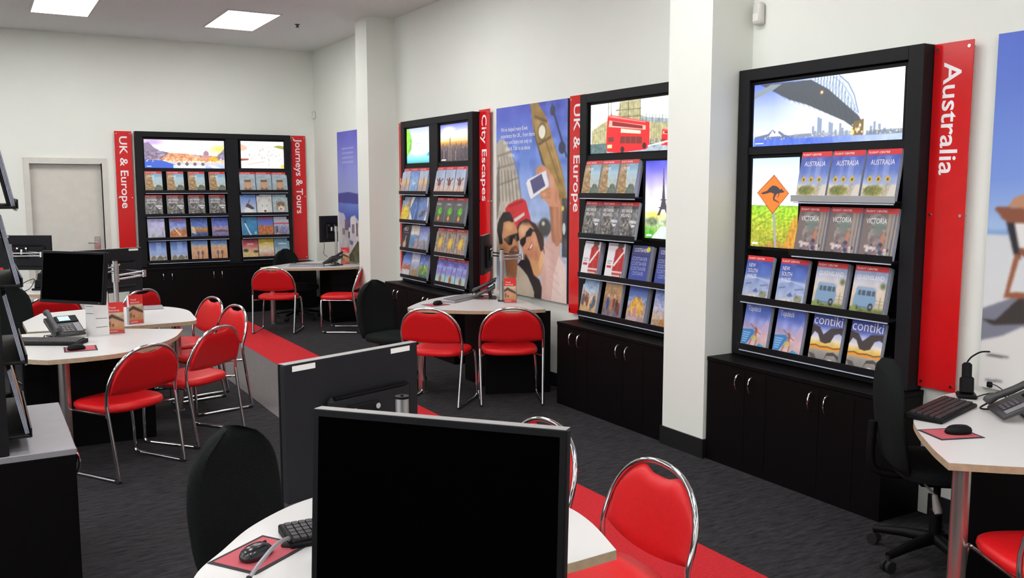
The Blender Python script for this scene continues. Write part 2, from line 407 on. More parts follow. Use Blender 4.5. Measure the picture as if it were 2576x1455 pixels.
for x0, x1 in ((.2, .28), (.31, .42), (.45, .58), (.61, .7)): c.poly([(x0, .42), (x0+.01, .51), (x1, .51), (x1, .41)], '4c5a66')
c.ell(.62, .2, .075, .075, '2c2e30').ell(.62, .2, .035, .035, '9aa4ac').ell(.2, .17, .05, .05, '2c2e30').rect(.08, .17, .7, .2, '4f6478', .6).ell(.9, .62, .12, .09, '5d6b3c', .9, .7).noise(.1, 20, 24, (0, 0, 1, .18)).poly([(0, .1), (.2, .25), (.22, .08), (.05, 0)], '8aa04e', .8)
D['queensland'] = band(c)
c = FC(60, 80).grad([(0, 'd8b9b6'), (.35, 'd7b6bd'), (.62, '98a0dc'), (.85, '5b78d8'), (1, '6b84d6')]); c.noise(.06, 6, 8)
c.poly([(0, .12), (.0, .42), (.42, .45), (.5, .38), (.2, .06)], '3c83c8').poly([(.62, .1), (.72, .16), (.95, .1), (.9, 0), (.72, 0)], '4a9bd0').poly([(.75, .5), (.9, .7), (1, .6), (1, .3)], 'c9b0cc', .7)
for k in range(5): c.line([(.05, .36-.05*k), (.33-.03*k, .36-.05*k)], .014, 'cfe3f4', .85)
c.line([(.5, .5), (.54, .36)], .03, '8f5748').ell(.54, .42, .05, .07, '9a5f50').line([(.3, .55), (.52, .44)], .02, '9a5f50').line([(.56, .42), (.72, .36)], .02, '9a5f50').line([(.53, .36), (.4, .22), (.34, .1)], .03, 'a8705c').line([(.55, .36), (.6, .2), (.56, .06)], .03, 'a8705c').ell(.5, .26, .12, .06, 'cfd06a', .6)
D['topdeck'] = c
c = FC(60, 80).grad([(0, '6f6a68'), (.25, 'a09c98'), (.4, 'e8c25a'), (.5, 'e9e0d6'), (.62, 'bcc6ea'), (.8, '5a6ec8'), (1, '3d56b6')]); c.noise(.04, 7, 9)
c.poly([(0, .78), (.25, .74), (.4, .6), (.5, .66), (.62, .74), (1, .78), (1, .62), (.9, .66), (.76, .62), (.66, .46), (.5, .42), (.34, .44), (.22, .6), (.1, .64), (0, .5)], '453b3c')
c.poly([(0, .34), (.3, .36), (.5, .38), (.8, .35), (1, .38), (1, .3), (0, .29)], 'ef9c33').line([(0, .345), (.2, .37), (.35, .34), (.6, .36), (.8, .34), (1, .37)], .02, '5a3f2c')
c.poly([(0, .2), (.2, .18), (.34, .02), (.5, .0), (.2, 0)], '57504e').poly([(.5, .04), (.6, .18), (.85, .2), (1, .1), (1, .2), (.8, .27), (.6, .24)], '4d4746').ell(.72, .06, .1, .055, 'dfe0e2')
D['contiki'] = c
c = FC().grad([(0, '7f8464'), (.3, 'b8bfae'), (.5, 'bcd0d6'), (.9, '7fb2d0')]); c.noise(.05, 7, 9)
c.poly([(0, .9), (.36, .9), (.48, .3), (.5, 0), (0, 0)], 'a3855a').noise(.14, 8, 26, (0, 0, .5, .9)).poly([(.5, .22), (.68, .36), (.86, .34), (1, .22), (1, .0), (.5, 0)], '687263').ell(.7, .28, .07, .05, '4f6660').noise(.08, 20, 20, (.5, 0, 1, .38)).rect(.56, .26, .62, .3, 'd8dcd4')
D['europe'] = band(c)
c = FC().grad([(0, '4f4e50'), (.4, '77746f'), (.9, '6c6d70')]); c.noise(.18, 10, 13).dots(40, (0, 0, 1, .55), ['2e2e30', 'b9b7b3', '8d8a84', '55504c'], .015, .05)
c.poly([(.6, .42), (.66, .52), (.98, .5), (.94, .36), (.78, .32)], 'd9dce0').line([(.62, .42), (.96, .41)], .03, '50535a').line([(.7, .36), (.72, .12)], .04, '2f2f33').noise(.1, 26, 30)
D['britain'] = band(c)
c = FC().grad([(0, 'dfe0e4'), (.9, 'e9e8ea'), (1, 'c9c9d8')])
c.poly([(.42, .2), (.46, .8), (.58, .88), (.86, .86), (.98, .7), (1, .2), (.9, 0), (.5, 0)], 'b6232b').ell(.72, .94, .18, .08, '5b3f36').poly([(.42, .4), (.5, .36), (.98, .78), (.98, .86)], 'e9e6e6').rect(.42, .2, 1, .25, 'd8d3cc').line([(.7, .2), (.7, .86)], .012, 'e3c160').rect(.08, .32, .34, .38, 'c8242c').line([(.1, .5), (.34, .5)], .02, '6d6d78').line([(.1, .44), (.28, .44)], .02, '6d6d78').rect(.04, .92, .6, .95, '7a6c96', .8)
for y in (.5, .6, .7): c.ell(.78, y, .02, .015, 'e6c869')
c.rect(.46, .1, .9, .15, 'e6e2dc', .9)
D['guard'] = c
c = FC().grad([(0, '3f51a8'), (1, '3a3f74')]).rect(.0, .7, 1, .73, '30356c')
c.ell(.86, .9, .1, .07, 'd8cf3a')
D['costsaver'] = c
def people(bg, cols, n, sky=None, box=(.05, .05, .95, .6)):
    c = FC().grad(bg); c.noise(.08, 8, 10)
    for _ in range(n):
        x = box[0]+rng.random()*(box[2]-box[0]); y = box[1]+rng.random()*(box[3]-box[1])*.5; h = .22+.2*rng.random(); cc = cols[rng.integers(len(cols))]
        c.ell(x, y+h*.5, .09, h*.5, cc, .95, .3).ell(x, y+h*1.02, .05, .055, ['c08a68', 'a8745a', 'd6a684'][rng.integers(3)])
    c.noise(.08, 24, 30); return c
D['hats'] = people([(0, 'b98a55'), (.4, 'cbb694'), (.7, 'b5c8dc'), (1, '86b0dc')], ['c99a4a', '4a5a6c', 'd8c9a8', '7a4a3a'], 9)
D['walkers'] = people([(0, '6a6a86'), (.4, '8a7264'), (.75, 'b99468'), (1, 'd9bb94')], ['7a2f2c', '3a4a8a', 'b07a4a', '33333c'], 10)
c = FC().grad([(0, '9a8a9c'), (.3, 'b79a86'), (.6, '8fa0c8'), (1, '3554b4')]); c.poly([(.1, .35), (.2, .6), (.4, .72), (.7, .7), (.9, .5), (.85, .3), (.5, .25)], 'd8a850').noise(.14, 14, 16, (0, .2, 1, .75)).ell(.45, .3, .12, .2, 'c98a90', .9, .3)
for k in range(3): c.line([(.1, .16-.04*k), (.6, .18-.04*k)], .014, 'e4e0ea', .8)
D['rocks'] = c
c = FC().grad([(0, 'a88a70'), (.3, 'c0a488'), (.55, 'b6bcd8'), (1, '6a86c8')]); c.dots(24, (.1, .3, .9, .75), ['b06a70', 'c88a70', '8a94b8'], .01, .03).ell(.6, .16, .3, .14, 'b07c4c', 1, .4).noise(.1, 20, 24)
for k in range(3): c.line([(.1, .36-.05*k), (.55, .38-.05*k)], .014, 'ece4ea', .7)
D['balloons'] = c
c = FC().grad([(0, '9a8f96'), (.35, 'c7b6a6'), (.45, 'e6b878'), (.6, 'bcc3d4'), (.9, 'a9bcd6')]); c.noise(.05, 7, 9).line([(.55, .6), (.6, .4), (.5, .05)], .05, '8a6a58').line([(.58, .66), (.66, .42)], .03, 'a87c5c')
D['yoga'] = band(c)
c = FC().grad([(0, '7fa0cc'), (.4, '92b6e2'), (.9, '6f94d4')]); c.noise(.08, 6, 8).ell(.55, .4, .25, .06, 'd8e6f4', .8, .5)
D['lagoon'] = band(c)
c = FC().grad([(0, 'a39a6a'), (.3, 'b7ab74'), (.6, 'a8b0b4'), (1, '7f9cc6')]); c.poly([(.05, .1), (.1, .5), (.35, .62), (.7, .6), (.98, .35), (.8, .05)], 'e6c838').noise(.1, 10, 12).poly([(.6, .6), (1, 1), (1, .6)], 'a8824a')
D['yellow'] = c
c = FC(bg='e6e4da').poly([(.0, .5), (.45, 1), (1, 1), (1, .0), (.55, 0)], '3e5f98').poly([(.1, .5), (.6, .95), (.95, .5), (.6, .08)], '4f78b8').noise(.08, 10, 12).line([(.6, .1), (.66, .5)], .03, 'c8d4e4')
D['diamond'] = c
c = FC(bg='dfe2e6').poly([(0, 0), (0, 1), (.75, 1), (1, .5), (.7, 0)], '6f8cc8').poly([(.1, .2), (.4, .45), (.9, .5), (.6, .25)], '5d5c60').line([(.1, .2), (.45, .5), (.9, .52)], .03, '8d8a8a').noise(.06, 10, 12)
D['opera'] = c
c = FC(bg='2b2b33'); c.ell(.42, .2, .3, .22, 'caa78e', 1, .6).line([(.5, .55), (.46, .3)], .06, 'd0ab92').noise(.05, 10, 12).line([(.2, .68), (.75, .68)], .015, '9a9aa2')
D['pando'] = c
c = FC().grad([(0, '9a9ea4'), (.25, '5d86b4'), (.6, '6b96c4'), (.64, 'd9d4c8'), (1, 'd2cdc4')]); c.rect(.6, .05, .95, .5, 'b0948a').noise(.07, 10, 14)
D['liner'] = c
c = FC().grad([(0, '7d7476'), (.3, '8a8a96'), (.5, 'a8b4d8'), (1, '6d78c4')]); c.poly([(0, .2), (.35, .42), (.6, .5), (1, .25), (1, 0), (0, 0)], '8e8c92').line([(.1, .1), (.5, .45)], .03, 'd2d4dc').line([(.7, .3), (.8, .0)], .05, '3f3c42').noise(.07, 16, 18)
D['mountain'] = c
c = FC().grad([(0, 'd2d4da'), (.2, 'c7cbd6'), (.4, 'b8a8a0'), (.6, '7c9cdc'), (1, '2f4fae')]); c.poly([(0, .3), (.3, .5), (.6, .45), (1, .52), (1, .3)], 'b06a54').noise(.12, 16, 18, (0, .1, 1, .55))
D['village'] = c
c = FC().grad([(0, '8c7c6c'), (.3, 'a08e84'), (.5, 'a9aec8'), (.7, 'c2c9de'), (1, 'b4bcd8')]); c.poly([(.1, 0), (.3, .3), (.7, .36), (.9, 0)], '9c8464').noise(.07, 12, 14).line([(.2, .7), (.8, .7)], .04, 'dfe3ee', .8)
D['canyon'] = c
c = FC().grad([(0, '3f4a5a'), (.25, '5a8a62'), (.45, '8fb04c'), (.6, '7f94cc'), (1, '3c4f9a')]); c.noise(.14, 12, 14).dots(8, (.1, .25, .9, .55), ['c8cc5a', '4a7a3c'], .03, .07)
D['lake'] = c
c = FC().grad([(0, 'c8a492'), (.2, 'd2c0b4'), (.5, 'b4c0d4'), (.9, '9fb2d2')]); c.noise(.05, 6, 8).ell(.5, .4, .16, .12, '6c4038').line([(.5, .42), (.82, .56)], .06, '7a4c44').line([(.48, .42), (.22, .54)], .07, '8c4c48').line([(.48, .3), (.36, .1)], .05, 'c0746c').line([(.54, .3), (.62, .08)], .05, 'c0746c').ell(.46, .54, .08, .06, '5a3a36')
D['dancer'] = band(c)
c = FC().grad([(0, '4a4a4c'), (.5, '565a58'), (.9, '5f6164')]); c.noise(.05, 8, 10).ell(.42, .48, .32, .2, '4fae2c', .95, .7).ell(.52, .5, .22, .16, '74dc38', .95, .6).ell(.55, .52, .08, .06, '3f6a34', .8, .6).ell(.42, .24, .15, .13, 'ef8a1e', 1, .6).ell(.42, .22, .07, .06, 'ffc64a', 1, .7)
D['aurora'] = band(c)
c = FC().grad([(0, 'a3978c'), (.5, '98897c'), (.9, 'a08f84')]); c.noise(.1, 8, 12).poly([(.25, .3), (.4, .6), (.7, .68), (.82, .5), (.6, .25)], 'd9b13a').ell(.5, .45, .2, .13, 'e6c858', .9, .6).ell(.35, .7, .12, .09, '7c6658').line([(.3, .25), (.25, .02)], .06, '8c6a5c').line([(.55, .24), (.58, .02)], .06, 'b4604c').line([(.8, .9), (.7, .3)], .03, '7f7468')
D['market'] = band(c)
c = FC().grad([(0, 'b2cfcb'), (.3, 'a3c6cc'), (.42, '8a8ad2'), (.66, '9d9fe0'), (.7, '5f60b8'), (.9, '6c6cc4')]); c.noise(.06, 5, 9).ell(.52, .2, .16, .17, '9a6c4c', 1, .3).line([(.55, .36), (.62, .62)], .04, '6c4a48').line([(.4, .06), (.1, .0)], .04, 'e6ecea')
for k in range(2): c.line([(.2, .76-.05*k), (.72, .76-.05*k)], .018, 'c9c9f2', .9)
D['islands'] = band(c)
c = FC(bg='b4c0dc').grad([(0, 'a8b0c4'), (.3, 'b9b8cc'), (.9, 'b4b4e2')]).noise(.06, 6, 8).poly([(.2, .0), (.25, .3), (.4, .1), (.8, .2), (.9, .0)], '9c9cac').line([(.86, .4), (.88, .05)], .03, '6a6a84')
D['snow'] = c
c = FC().grad([(0, 'b77a58'), (.3, 'c98f60'), (.55, '8fa0d8'), (1, '4b62c0')]); c.poly([(0, .3), (.4, .55), (.7, .4), (1, .6), (1, .2), (0, .1)], 'b06f42').line([(.3, .5), (.6, .2)], .06, 'e0c8a8').noise(.08, 10, 14).rect(.05, .88, .95, .96, 'cc4a56')
D['desert_road'] = c
c = FC().grad([(0, '26365e'), (.3, '4a5c8c'), (.45, 'c88a48'), (.6, '5c7cc0'), (1, '24408e')]); c.poly([(0, .3), (0, .62), (.2, .55), (.3, .2)], 'c8b894').noise(.08, 12, 14).poly([(.3, .3), (.6, .42), (1, .38), (1, .3)], 'a56a3c')
D['night_lake'] = c
c = FC().grad([(0, '5d5c8c'), (.3, '8878a0'), (.45, 'b98a88'), (.6, '6a7cc8'), (1, '3346a0')]); c.noise(.08, 10, 14).poly([(0, .3), (.5, .42), (1, .36), (1, .3)], '54526c')
D['sunset_bay'] = c
c = FC().grad([(0, 'b9a98c'), (.2, 'c9bda4'), (.3, 'a8b4d4'), (1, '4a76cc')]); c.noise(.05, 6, 8).rect(.4, .45, .7, .95, '9ab4e6', .7).poly([(.05, .1), (.1, .25), (.25, .34), (.4, .2), (.6, .34), (.8, .22), (.95, .3), (.95, .1)], '6a6a5c').dots(10, (.05, .02, .95, .24), ['e0d4bc', '8c7c6a', 'b05a4a'], .02, .05)
D['rooftops'] = c
c = FC().grad([(0, 'c08c66'), (.5, 'cf9f74'), (.7, 'c9a88c'), (.8, '86a6d8'), (1, '5f92dc')]); c.noise(.06, 8, 10).ell(.4, .38, .08, .13, '5d6484', 1, .2).ell(.66, .38, .08, .12, '7c4a3a', 1, .2).line([(.4, .26), (.4, .1)], .04, '4c4c62').line([(.66, .26), (.64, .1)], .04, '5c3c34')
D['dunes'] = c
c = FC().grad([(0, 'a4b0b4'), (.9, 'a6bcc6')]); c.noise(.05, 6, 8).ell(.5, .36, .2, .24, 'c99a7a', 1, .25).ell(.5, .08, .32, .22, '8a684c', 1, .4).ell(.5, .3, .15, .17, 'd2a284', 1, .3).poly([(.2, .3), (.3, .55), (.45, .52), (.4, .4)], 'c8a27c').poly([(.8, .3), (.7, .55), (.55, .52), (.6, .4)], 'c8a27c').rect(.3, .5, .7, .6, '7c5c44')
D['looker'] = band(c)
c = FC().grad([(0, 'd8dce4'), (.3, 'b8c4dc'), (1, '5f84cc')]); c.ell(.5, .18, .34, .2, 'e6e8ea', 1, .3).poly([(.3, .4), (.42, .56), (.6, .5), (.9, .3), (.7, .25), (.45, .36)], '5a4448').line([(.5, .56), (.6, .74)], .04, '6a5654').rect(0, .93, .2, 1, '3a4688')
D['condor'] = c
c = FC(bg='cfd2d0').noise(.05, 8, 10); c.ell(.5, .38, .44, .42, 'dadad4', 1, .3).ell(.5, .22, .2, .16, 'e6e4de', 1, .3).ell(.52, .17, .08, .05, '3a3a3c').ell(.34, .44, .03, .022, '4c4c50').ell(.66, .44, .03, .022, '4c4c50').ell(.16, .72, .08, .07, 'c0bcb4').ell(.84, .72, .08, .07, 'c0bcb4').rect(0, .93, .2, 1, '3a4688')
D['polar_bear'] = c
c = FC().grad([(0, 'a8b4b4'), (1, 'a4bcc0')]); c.ell(.55, .38, .36, .3, 'b08a5c', 1, .3).ell(.55, .28, .26, .18, 'd8d2ca', 1, .3)
for k in range(6): c.line([(.25+.1*k, .62), (.32+.08*k, .46)], .025, '3c3230')
c.ell(.42, .42, .03, .025, '2c2624').ell(.66, .42, .03, .025, '2c2624').ell(.52, .26, .07, .04, 'a8646c').noise(.08, 16, 18)
D['tiger'] = c
c = FC().grad([(0, '3f7fa8'), (.5, '3a86b8'), (1, '4a84ae')]); c.noise(.04, 6, 8).line([(.2, .7), (.5, .15), (.6, .05)], .06, 'e6ecee').ell(.22, .76, .09, .07, '2f5a78').ell(.85, .2, .1, .1, 'a8c4d0', .9, .5)
D['dive'] = c
c = FC().grad([(0, '8c5a44'), (.3, 'c07c4c'), (.5, 'c8855a'), (.6, '6a7cc4'), (1, '5266c0')]); c.poly([(0, .4), (.3, .56), (.6, .5), (1, .58), (1, .3), (0, .2)], 'bd6f42').noise(.1, 12, 14, (0, 0, 1, .58)).rect(.05, .9, .95, .98, 'c84a56')
D['outback'] = c
c = FC().grad([(0, '9a8c94'), (.3, '8a8ca4'), (.56, 'a8acc4'), (1, 'c2c2cc')]); c.rect(0, .62, 1, .68, 'cc4450').rect(.1, .1, .26, .5, '5c5c72').rect(.5, .15, .8, .46, '9084b4').noise(.12, 14, 16, (0, 0, 1, .6)).ell(.2, .14, .06, .05, 'dcb84a')
D['city'] = c
c = FC().grad([(0, 'd0b478'), (.3, 'd4b87c'), (.5, 'cf9a80'), (.7, 'ba5a60'), (1, '8c2c3c')]); c.ell(.2, .42, .2, .1, '3f4434', 1, .4).ell(.85, .36, .2, .08, '4c4a38', 1, .4).rect(.3, .7, .7, .78, 'e4c8c4', .7).noise(.05, 10, 12)
D['savanna'] = c
c = FC().grad([(0, 'a8785a'), (.2, 'c9a08a'), (.4, 'e4d4c4'), (.6, 'e2cf9c'), (.8, 'cdb342'), (1, 'c8b044')]); c.rect(.35, .72, .65, .8, 'ece0b8', .7).noise(.05, 10, 12)
D['amber'] = c
c = FC().grad([(0, 'b0aa98'), (.4, '9ab0b8'), (.7, '6f94b0'), (1, '7ca6bc')]); c.rect(.25, .68, .8, .75, 'dfe8ea', .8).noise(.05, 10, 12)
D['coast'] = c
CW, CH = .213, .28
for v in D.values(): v.blur(1)
COVER = {k: grid_mesh('cover', v, CW, CH, PRINT) for k, v in D.items()}
FCSET = {'australia', 'victoria', 'nsw', 'queensland', 'europe', 'britain', 'yoga', 'lagoon', 'dancer', 'aurora', 'market', 'islands', 'looker'}
TITLE = {'australia': ('AUSTRALIA', .03, .70, .15), 'victoria': ('VICTORIA', .03, .70, .13), 'nsw': ('NEW\nSOUTH\nWALES', .026, .745, .08),
         'queensland': ('QUEENSLAND', .026, .73, .17), 'europe': ('EUROPE', .026, .72, .10), 'britain': ('BRITAIN &\nIRELAND', .026, .72, .125),
         'contiki': ('contiki', .058, .80, .20), 'topdeck': ('Topdeck', .034, .85, .11), 'pando': ('P&O', .045, .76, .12), 'aurora': ('CANADA', .022, .72, .09)}

def mk_pages(th, m):
    bm = bmesh.new(); n = 3
    for k in range(n):
        dx = (0, .0025, -.002)[k]
        box(bm, -CW/2+dx, CW/2+dx, th*k/n+.0008, th*(k+1)/n, -.0005*k, CH-.001-.002*k)
    me = bpy.data.meshes.new('pages'); bm.to_mesh(me); bm.free(); finish(me, m); return me
PG = {t: mk_pages(t, PAGES) for t in (.016, .03, .05)}
def brochure(design, label, group, loc, rotz, tilt=-.19, th=.03, h=1.0):
    t = thing('brochure', label, 'brochure', loc, rotz, group, tilt)
    o = bpy.data.objects.new('pages', PG[th]); link(o, t)
    cv = bpy.data.objects.new('cover', COVER[design]); link(cv, t)
    if design in FCSET:
        lettering('banner_text', 'FLIGHT CENTRE', WHITE, cv, (-CW/2+.012, -.0006, CH*.922), cap=.0115, width=.13, bold=.01)
    if design in TITLE:
        s, cap, v, wd = TITLE[design]
        lettering('title', s, WHITE, cv, (-wd/2 if design in ('australia', 'contiki', 'queensland') else -CW/2+.02, -.0006, CH*v), cap=cap, width=wd)
    if design == 'costsaver':
        for k, (v, wd) in enumerate(((.83, .15), (.60, .17), (.47, .17), (.34, .17), (.21, .13))):
            lettering('title', 'COSTSAVER', WHITE if k == 0 else mat('pale_blue_ink', 'a9b4e0', .5), cv, (-wd/2-.005, -.0006, CH*v), cap=.028, width=wd)
    return t

# ---------------------------------------------------------------- backlit pictures
def sydney():
    c = Cv(330, 116, 1.07/.375).grad([(0, '6f8fe6'), (.2, 'dfe8ff'), (.6, 'b6c6fb'), (1, '6a80ee')])
    L = np.clip((c.U-.15)/.45, 0, 1)[..., None]; c.A = c.A*(1-L)+np.array([1, 1, 1])*L
    c.poly([(.012, 0), (.01, .135), (.578, .111), (.997, .082), (.998, 0)], '5876de'); R = np.clip((c.U-.45)/.4, 0, 1)*(c.V < .12); c.put(R, 'c3d2f6', .85); c.noise(.05, 60, 14, (0, 0, 1, .12))
    c.poly([(.44, .97), (.48, 1), (.62, .97), (.68, .8), (.716, .53), (.739, .37), (.72, .36), (.53, .79)], 'd4ddf0')
    for i in range(15):
        t = i/14; x = .44+.28*t; yb = .95-.6*t; yt = 1.0 if t < .5 else 1.0-1.2*(t-.5)
        c.line([(x, yb), (x+.004, max(yb, yt))], .014, '6d83a4').line([(x, yb), (x+.028, max(yb-.04, yt-.03))], .008, '8ba0bd')
    c.line([(.60, .99), (.66, .86), (.70, .68), (.73, .42)], .02, '7f92b0').line([(.56, .99), (.63, .84), (.68, .66), (.715, .44)], .012, '8fa2bd')
    c.poly([(.044, .994), (.416, .974), (.532, .805), (.731, .376), (.765, .256), (.727, .167), (.642, .315), (.395, .6), (.264, .71)], '50565e')
    for i in range(14): c.line([(.1+.045*i, .97-.035*i), (.24+.035*i, .72-.035*i)], .006, '3c4148', .7)
    c.poly([(.001, .771), (.005, .855), (.124, .973), (.212, .97), (.145, .884)], '8c99a0')
    c.poly([(.015, .125), (.015, .156), (.116, .196), (.150, .262), (.184, .2), (.2, .235), (.24, .17), (.272, .153), (.438, .171), (.438, .12)], '6d7896')
    c.poly([(.12, .15), (.15, .25), (.165, .19), (.18, .24), (.2, .19), (.22, .15)], 'e9e6f0')
    for x, h_ in ((.44, .27), (.455, .2), (.475, .4), (.49, .38), (.51, .2), (.55, .32), (.565, .3), (.59, .2), (.62, .29), (.635, .22), (.66, .18), (.81, .22), (.83, .28), (.86, .24), (.89, .18), (.93, .17), (.97, .15)):
        c.rect(x-.008, .1, x+.008, h_, '7e8fae', .85)
    c.rect(.3, .1, .7, .17, '8d98b0', .7).rect(.78, .09, 1, .16, '6f7f94', .8).dots(60, (.08, .1, 1, .17), ['ffe2a0', 'ffd070', 'f6c890', 'ffffff'], .006, .014)
    c.poly([(.70, .29), (.765, .33), (.765, .103), (.695, .097)], '7c6a4c').dots(14, (.68, .1, .78, .28), ['ffd880', 'ffe9b8', '6a5a40'], .01, .03)
    c.ell(.49, .767, .016, .04, 'ff9a48', 1, .8).ell(.49, .767, .007, .018, 'fff2d0').ell(.283, .665, .01, .025, 'ffe0d8', 1, .8)
    c.blur(1); c.line([(.02, .05), (.08, .05)], .015, 'ffffff'); return c
def roo():
    c = Cv(100, 140, .38/.54).grad([(0, '9a9a30'), (.2, 'a8b030'), (.42, '9fd02c'), (.47, '86b83c'), (.475, 'ffffff'), (.75, 'f2f8ff'), (1, 'c6dcff')])
    c.noise(.14, 24, 60, (0, 0, 1, .472), (1, .8, .5)).poly([(.7, 0), (1, 0), (1, .4), (.85, .3)], 'd87a30', .6).poly([(.2, 0), (.55, .1), (.8, .0)], 'b46a3a', .5).noise(.1, 40, 20, (0, 0, 1, .46), (1, .6, .4))
    c.line([(.0, .28), (.4, .42)], .012, '8a6a4c', .6).line([(.0, .18), (.7, .44)], .012, '8a6a4c', .5)
    c.poly([(.453, .39), (.508, .39), (.559, 0), (.518, 0)], '9aa0a0')
    c.poly([(.469, .812), (.787, .606), (.454, .374), (.114, .611)], '8a4a20').poly([(.469, .798), (.767, .606), (.455, .388), (.134, .611)], 'ff7a2c')
    c.poly([(.189, .603), (.25, .62), (.328, .634), (.375, .665), (.44, .692), (.5, .69), (.558, .675), (.6, .648), (.64, .66), (.65, .64), (.69, .63), (.68, .615), (.61, .61), (.536, .598), (.5, .57), (.49, .542), (.596, .508), (.585, .5), (.46, .528), (.455, .555), (.475, .6), (.398, .615), (.343, .604), (.246, .592)], '3a3840')
    c.line([(.58, .6), (.56, .565)], .012, '3a3840').rect(.04, .03, .16, .05, 'ffffff'); return c
def london():
    c = Cv(300, 116, 1.07/.38).grad([(0, 'b8c8d8'), (.12, 'c9d4dc'), (.3, 'eef2f6'), (1, 'ffffff')])
    c.poly([(.015, .46), (.128, .592), (.2, .64), (.215, .8), (.23, .66), (.247, .88), (.262, .7), (.323, .704), (.343, .95), (.363, 1), (.436, .98), (.446, 1), (.572, .988), (.58, .692), (.649, .645), (.862, .58), (1, .56), (1, .105), (.016, .198)], 'b9b184')
    for i in range(40):
        x = .02+.025*i; c.line([(x, .15), (x, .55 if x < .3 or x > .58 else .95)], .012, '8d8868', .7)
    c.line([(.58, .62), (1, .5)], .08, '8fa4b8', .8).line([(.02, .4), (.3, .52)], .01, '857f60').line([(.3, .7), (.58, .68)], .02, '857f60').line([(.3, .83), (.58, .82)], .02, '857f60')
    for x in (.35, .44, .57, .215, .247): c.line([(x, .6), (x, 1)], .015, '6d6a58')
    for i in range(12): x = .6+.034*i; c.line([(x, .5), (x, .72-.01*i)], .012, '6f6e60')
    c.rect(0, 0, 1, .13, 'a9b7c4').poly([(0, .2), (.2, .2), (.2, 0), (0, 0)], '5c7474').noise(.08, 50, 20)
    def bus(x, y, s):
        T = lambda p: [(x+(a-.2)*s, y+(b-.03)*s) for a, b in p]
        c.poly(T([(.205, .708), (.22, .74), (.259, .75), (.631, .57), (.67, .54), (.674, .092), (.636, .04), (.35, .0), (.203, .031), (.192, .252)]), 'ee1c24')
        c.poly(T([(.227, .649), (.631, .49), (.632, .407), (.217, .523)]), 'f6b9a4').poly(T([(.26, .63), (.6, .49), (.6, .43), (.26, .54)]), '8e2026').poly(T([(.358, .322), (.594, .284), (.595, .152), (.349, .18)]), '7a2a24').poly(T([(.215, .32), (.28, .32), (.28, .22), (.215, .22)]), '7a3030')
        c.poly(T([(.36, .47), (.58, .4), (.58, .34), (.36, .39)]), 'ffe2c4').poly(T([(.205, .17), (.26, .17), (.26, .1), (.205, .1)]), 'fff0a0')
        for k in range(3): c.line(T([(.41+.06*k, .31), (.41+.06*k, .17)]), .012*s, 'e84a40')
        c.ell(x+.18*s, y+.03*s, .022*s, .06*s, '3a1c1c').ell(x+.42*s, y+.08*s, .022*s, .06*s, '3a1c1c').poly(T([(.21, .72), (.26, .74), (.63, .56), (.63, .54), (.25, .7)]), 'ff8a80')
    bus(.2, .03, 1.0); bus(.8, .1, .42)
    c.dots(20, (.68, .1, .8, .22), ['3c4450', '6d7886'], .01, .03).line([(.66, .1), (.95, .2)], .03, 'dfe6ec'); return c
def eiffel():
    c = Cv(100, 140, .39/.555).grad([(0, '9ab86a'), (.12, '7fb04c'), (.2, 'c0cfa8'), (.28, 'd9e2ae'), (.4, 'f6f0f0'), (.6, 'e6deff'), (.8, '9d92f2'), (1, '4a4fd0')])
    c.noise(.06, 6, 9, (0, .4, 1, 1)).ell(.25, .3, .3, .06, 'e8dc58', .8, .6).ell(.2, .22, .24, .07, '6c7a5c', .9, .5).ell(.8, .22, .3, .07, '6c7a5c', .9, .5)
    c.poly([(.515, .9), (.528, .9), (.55, .64), (.575, .5), (.62, .4), (.70, .3), (.63, .3), (.56, .38), (.48, .38), (.42, .3), (.35, .3), (.44, .4), (.48, .5), (.5, .64)], '4a4452').line([(.40, .4), (.65, .4)], .015, '4a4452').line([(.45, .5), (.6, .5)], .012, '4a4452')
    c.poly([(.2, .0), (.45, .16), (.6, .16), (.85, 0)], 'd6eee6').poly([(0, .0), (0, .12), (.3, .1), (.2, 0)], '5cae3c').noise(.1, 30, 40, (0, 0, 1, .3)).rect(.05, .03, .2, .05, 'ffffff'); return c
def rome():
    c = Cv(220, 80, 1.05/.375).grad([(0, '9cb4e8'), (.14, 'c6c8e0'), (.3, 'f0c890'), (.5, 'fff0e0'), (.8, 'fff6f4'), (1, 'f0dcfa')])
    c.ell(.55, .7, .45, .5, 'ffffff', .9, .6).ell(.1, .9, .2, .16, 'b99ae0', .8, .7).ell(.95, .7, .2, .2, 'f2ee50', .8, .8)
    c.poly([(0, .3), (0, .86), (.06, .9), (.12, .72), (.2, .6), (.35, .52), (.55, .5), (.7, .46), (.9, .44), (.96, .6), (1, .72), (1, .3)], '8c7c94').noise(.14, 40, 18, (0, .25, 1, .62)).poly([(.2, .32), (.3, .54), (.52, .52), (.7, .42), (.9, .42), (.9, .26), (.3, .26)], 'dc9a72').noise(.16, 50, 20, (.2, .2, 1, .5))
    c.ell(.765, .52, .035, .11, 'a8808c').line([(.765, .62), (.765, .7)], .012, 'a8808c').rect(.7, .36, .84, .46, 'c09090').ell(.86, .34, .08, .12, 'f0b020', .9, .6)
    c.poly([(0, 0), (0, .3), (.2, .28), (.38, .12), (.4, 0)], '3f62c4').dots(50, (.02, .22, .98, .34), ['ffd9a0', 'ffeecc', 'e88c50', '7c5a50'], .01, .03).rect(.35, .0, .75, .12, 'eaf4f0', .8)
    for x in (.42, .52, .62, .72): c.ell(x, .15, .022, .06, '6a5c5c', .9)
    c.poly([(.78, .12), (.86, .12), (.96, 0), (.86, 0)], 'dfe8ea').line([(.03, .06), (.08, .06)], .02, 'ffffff'); return c
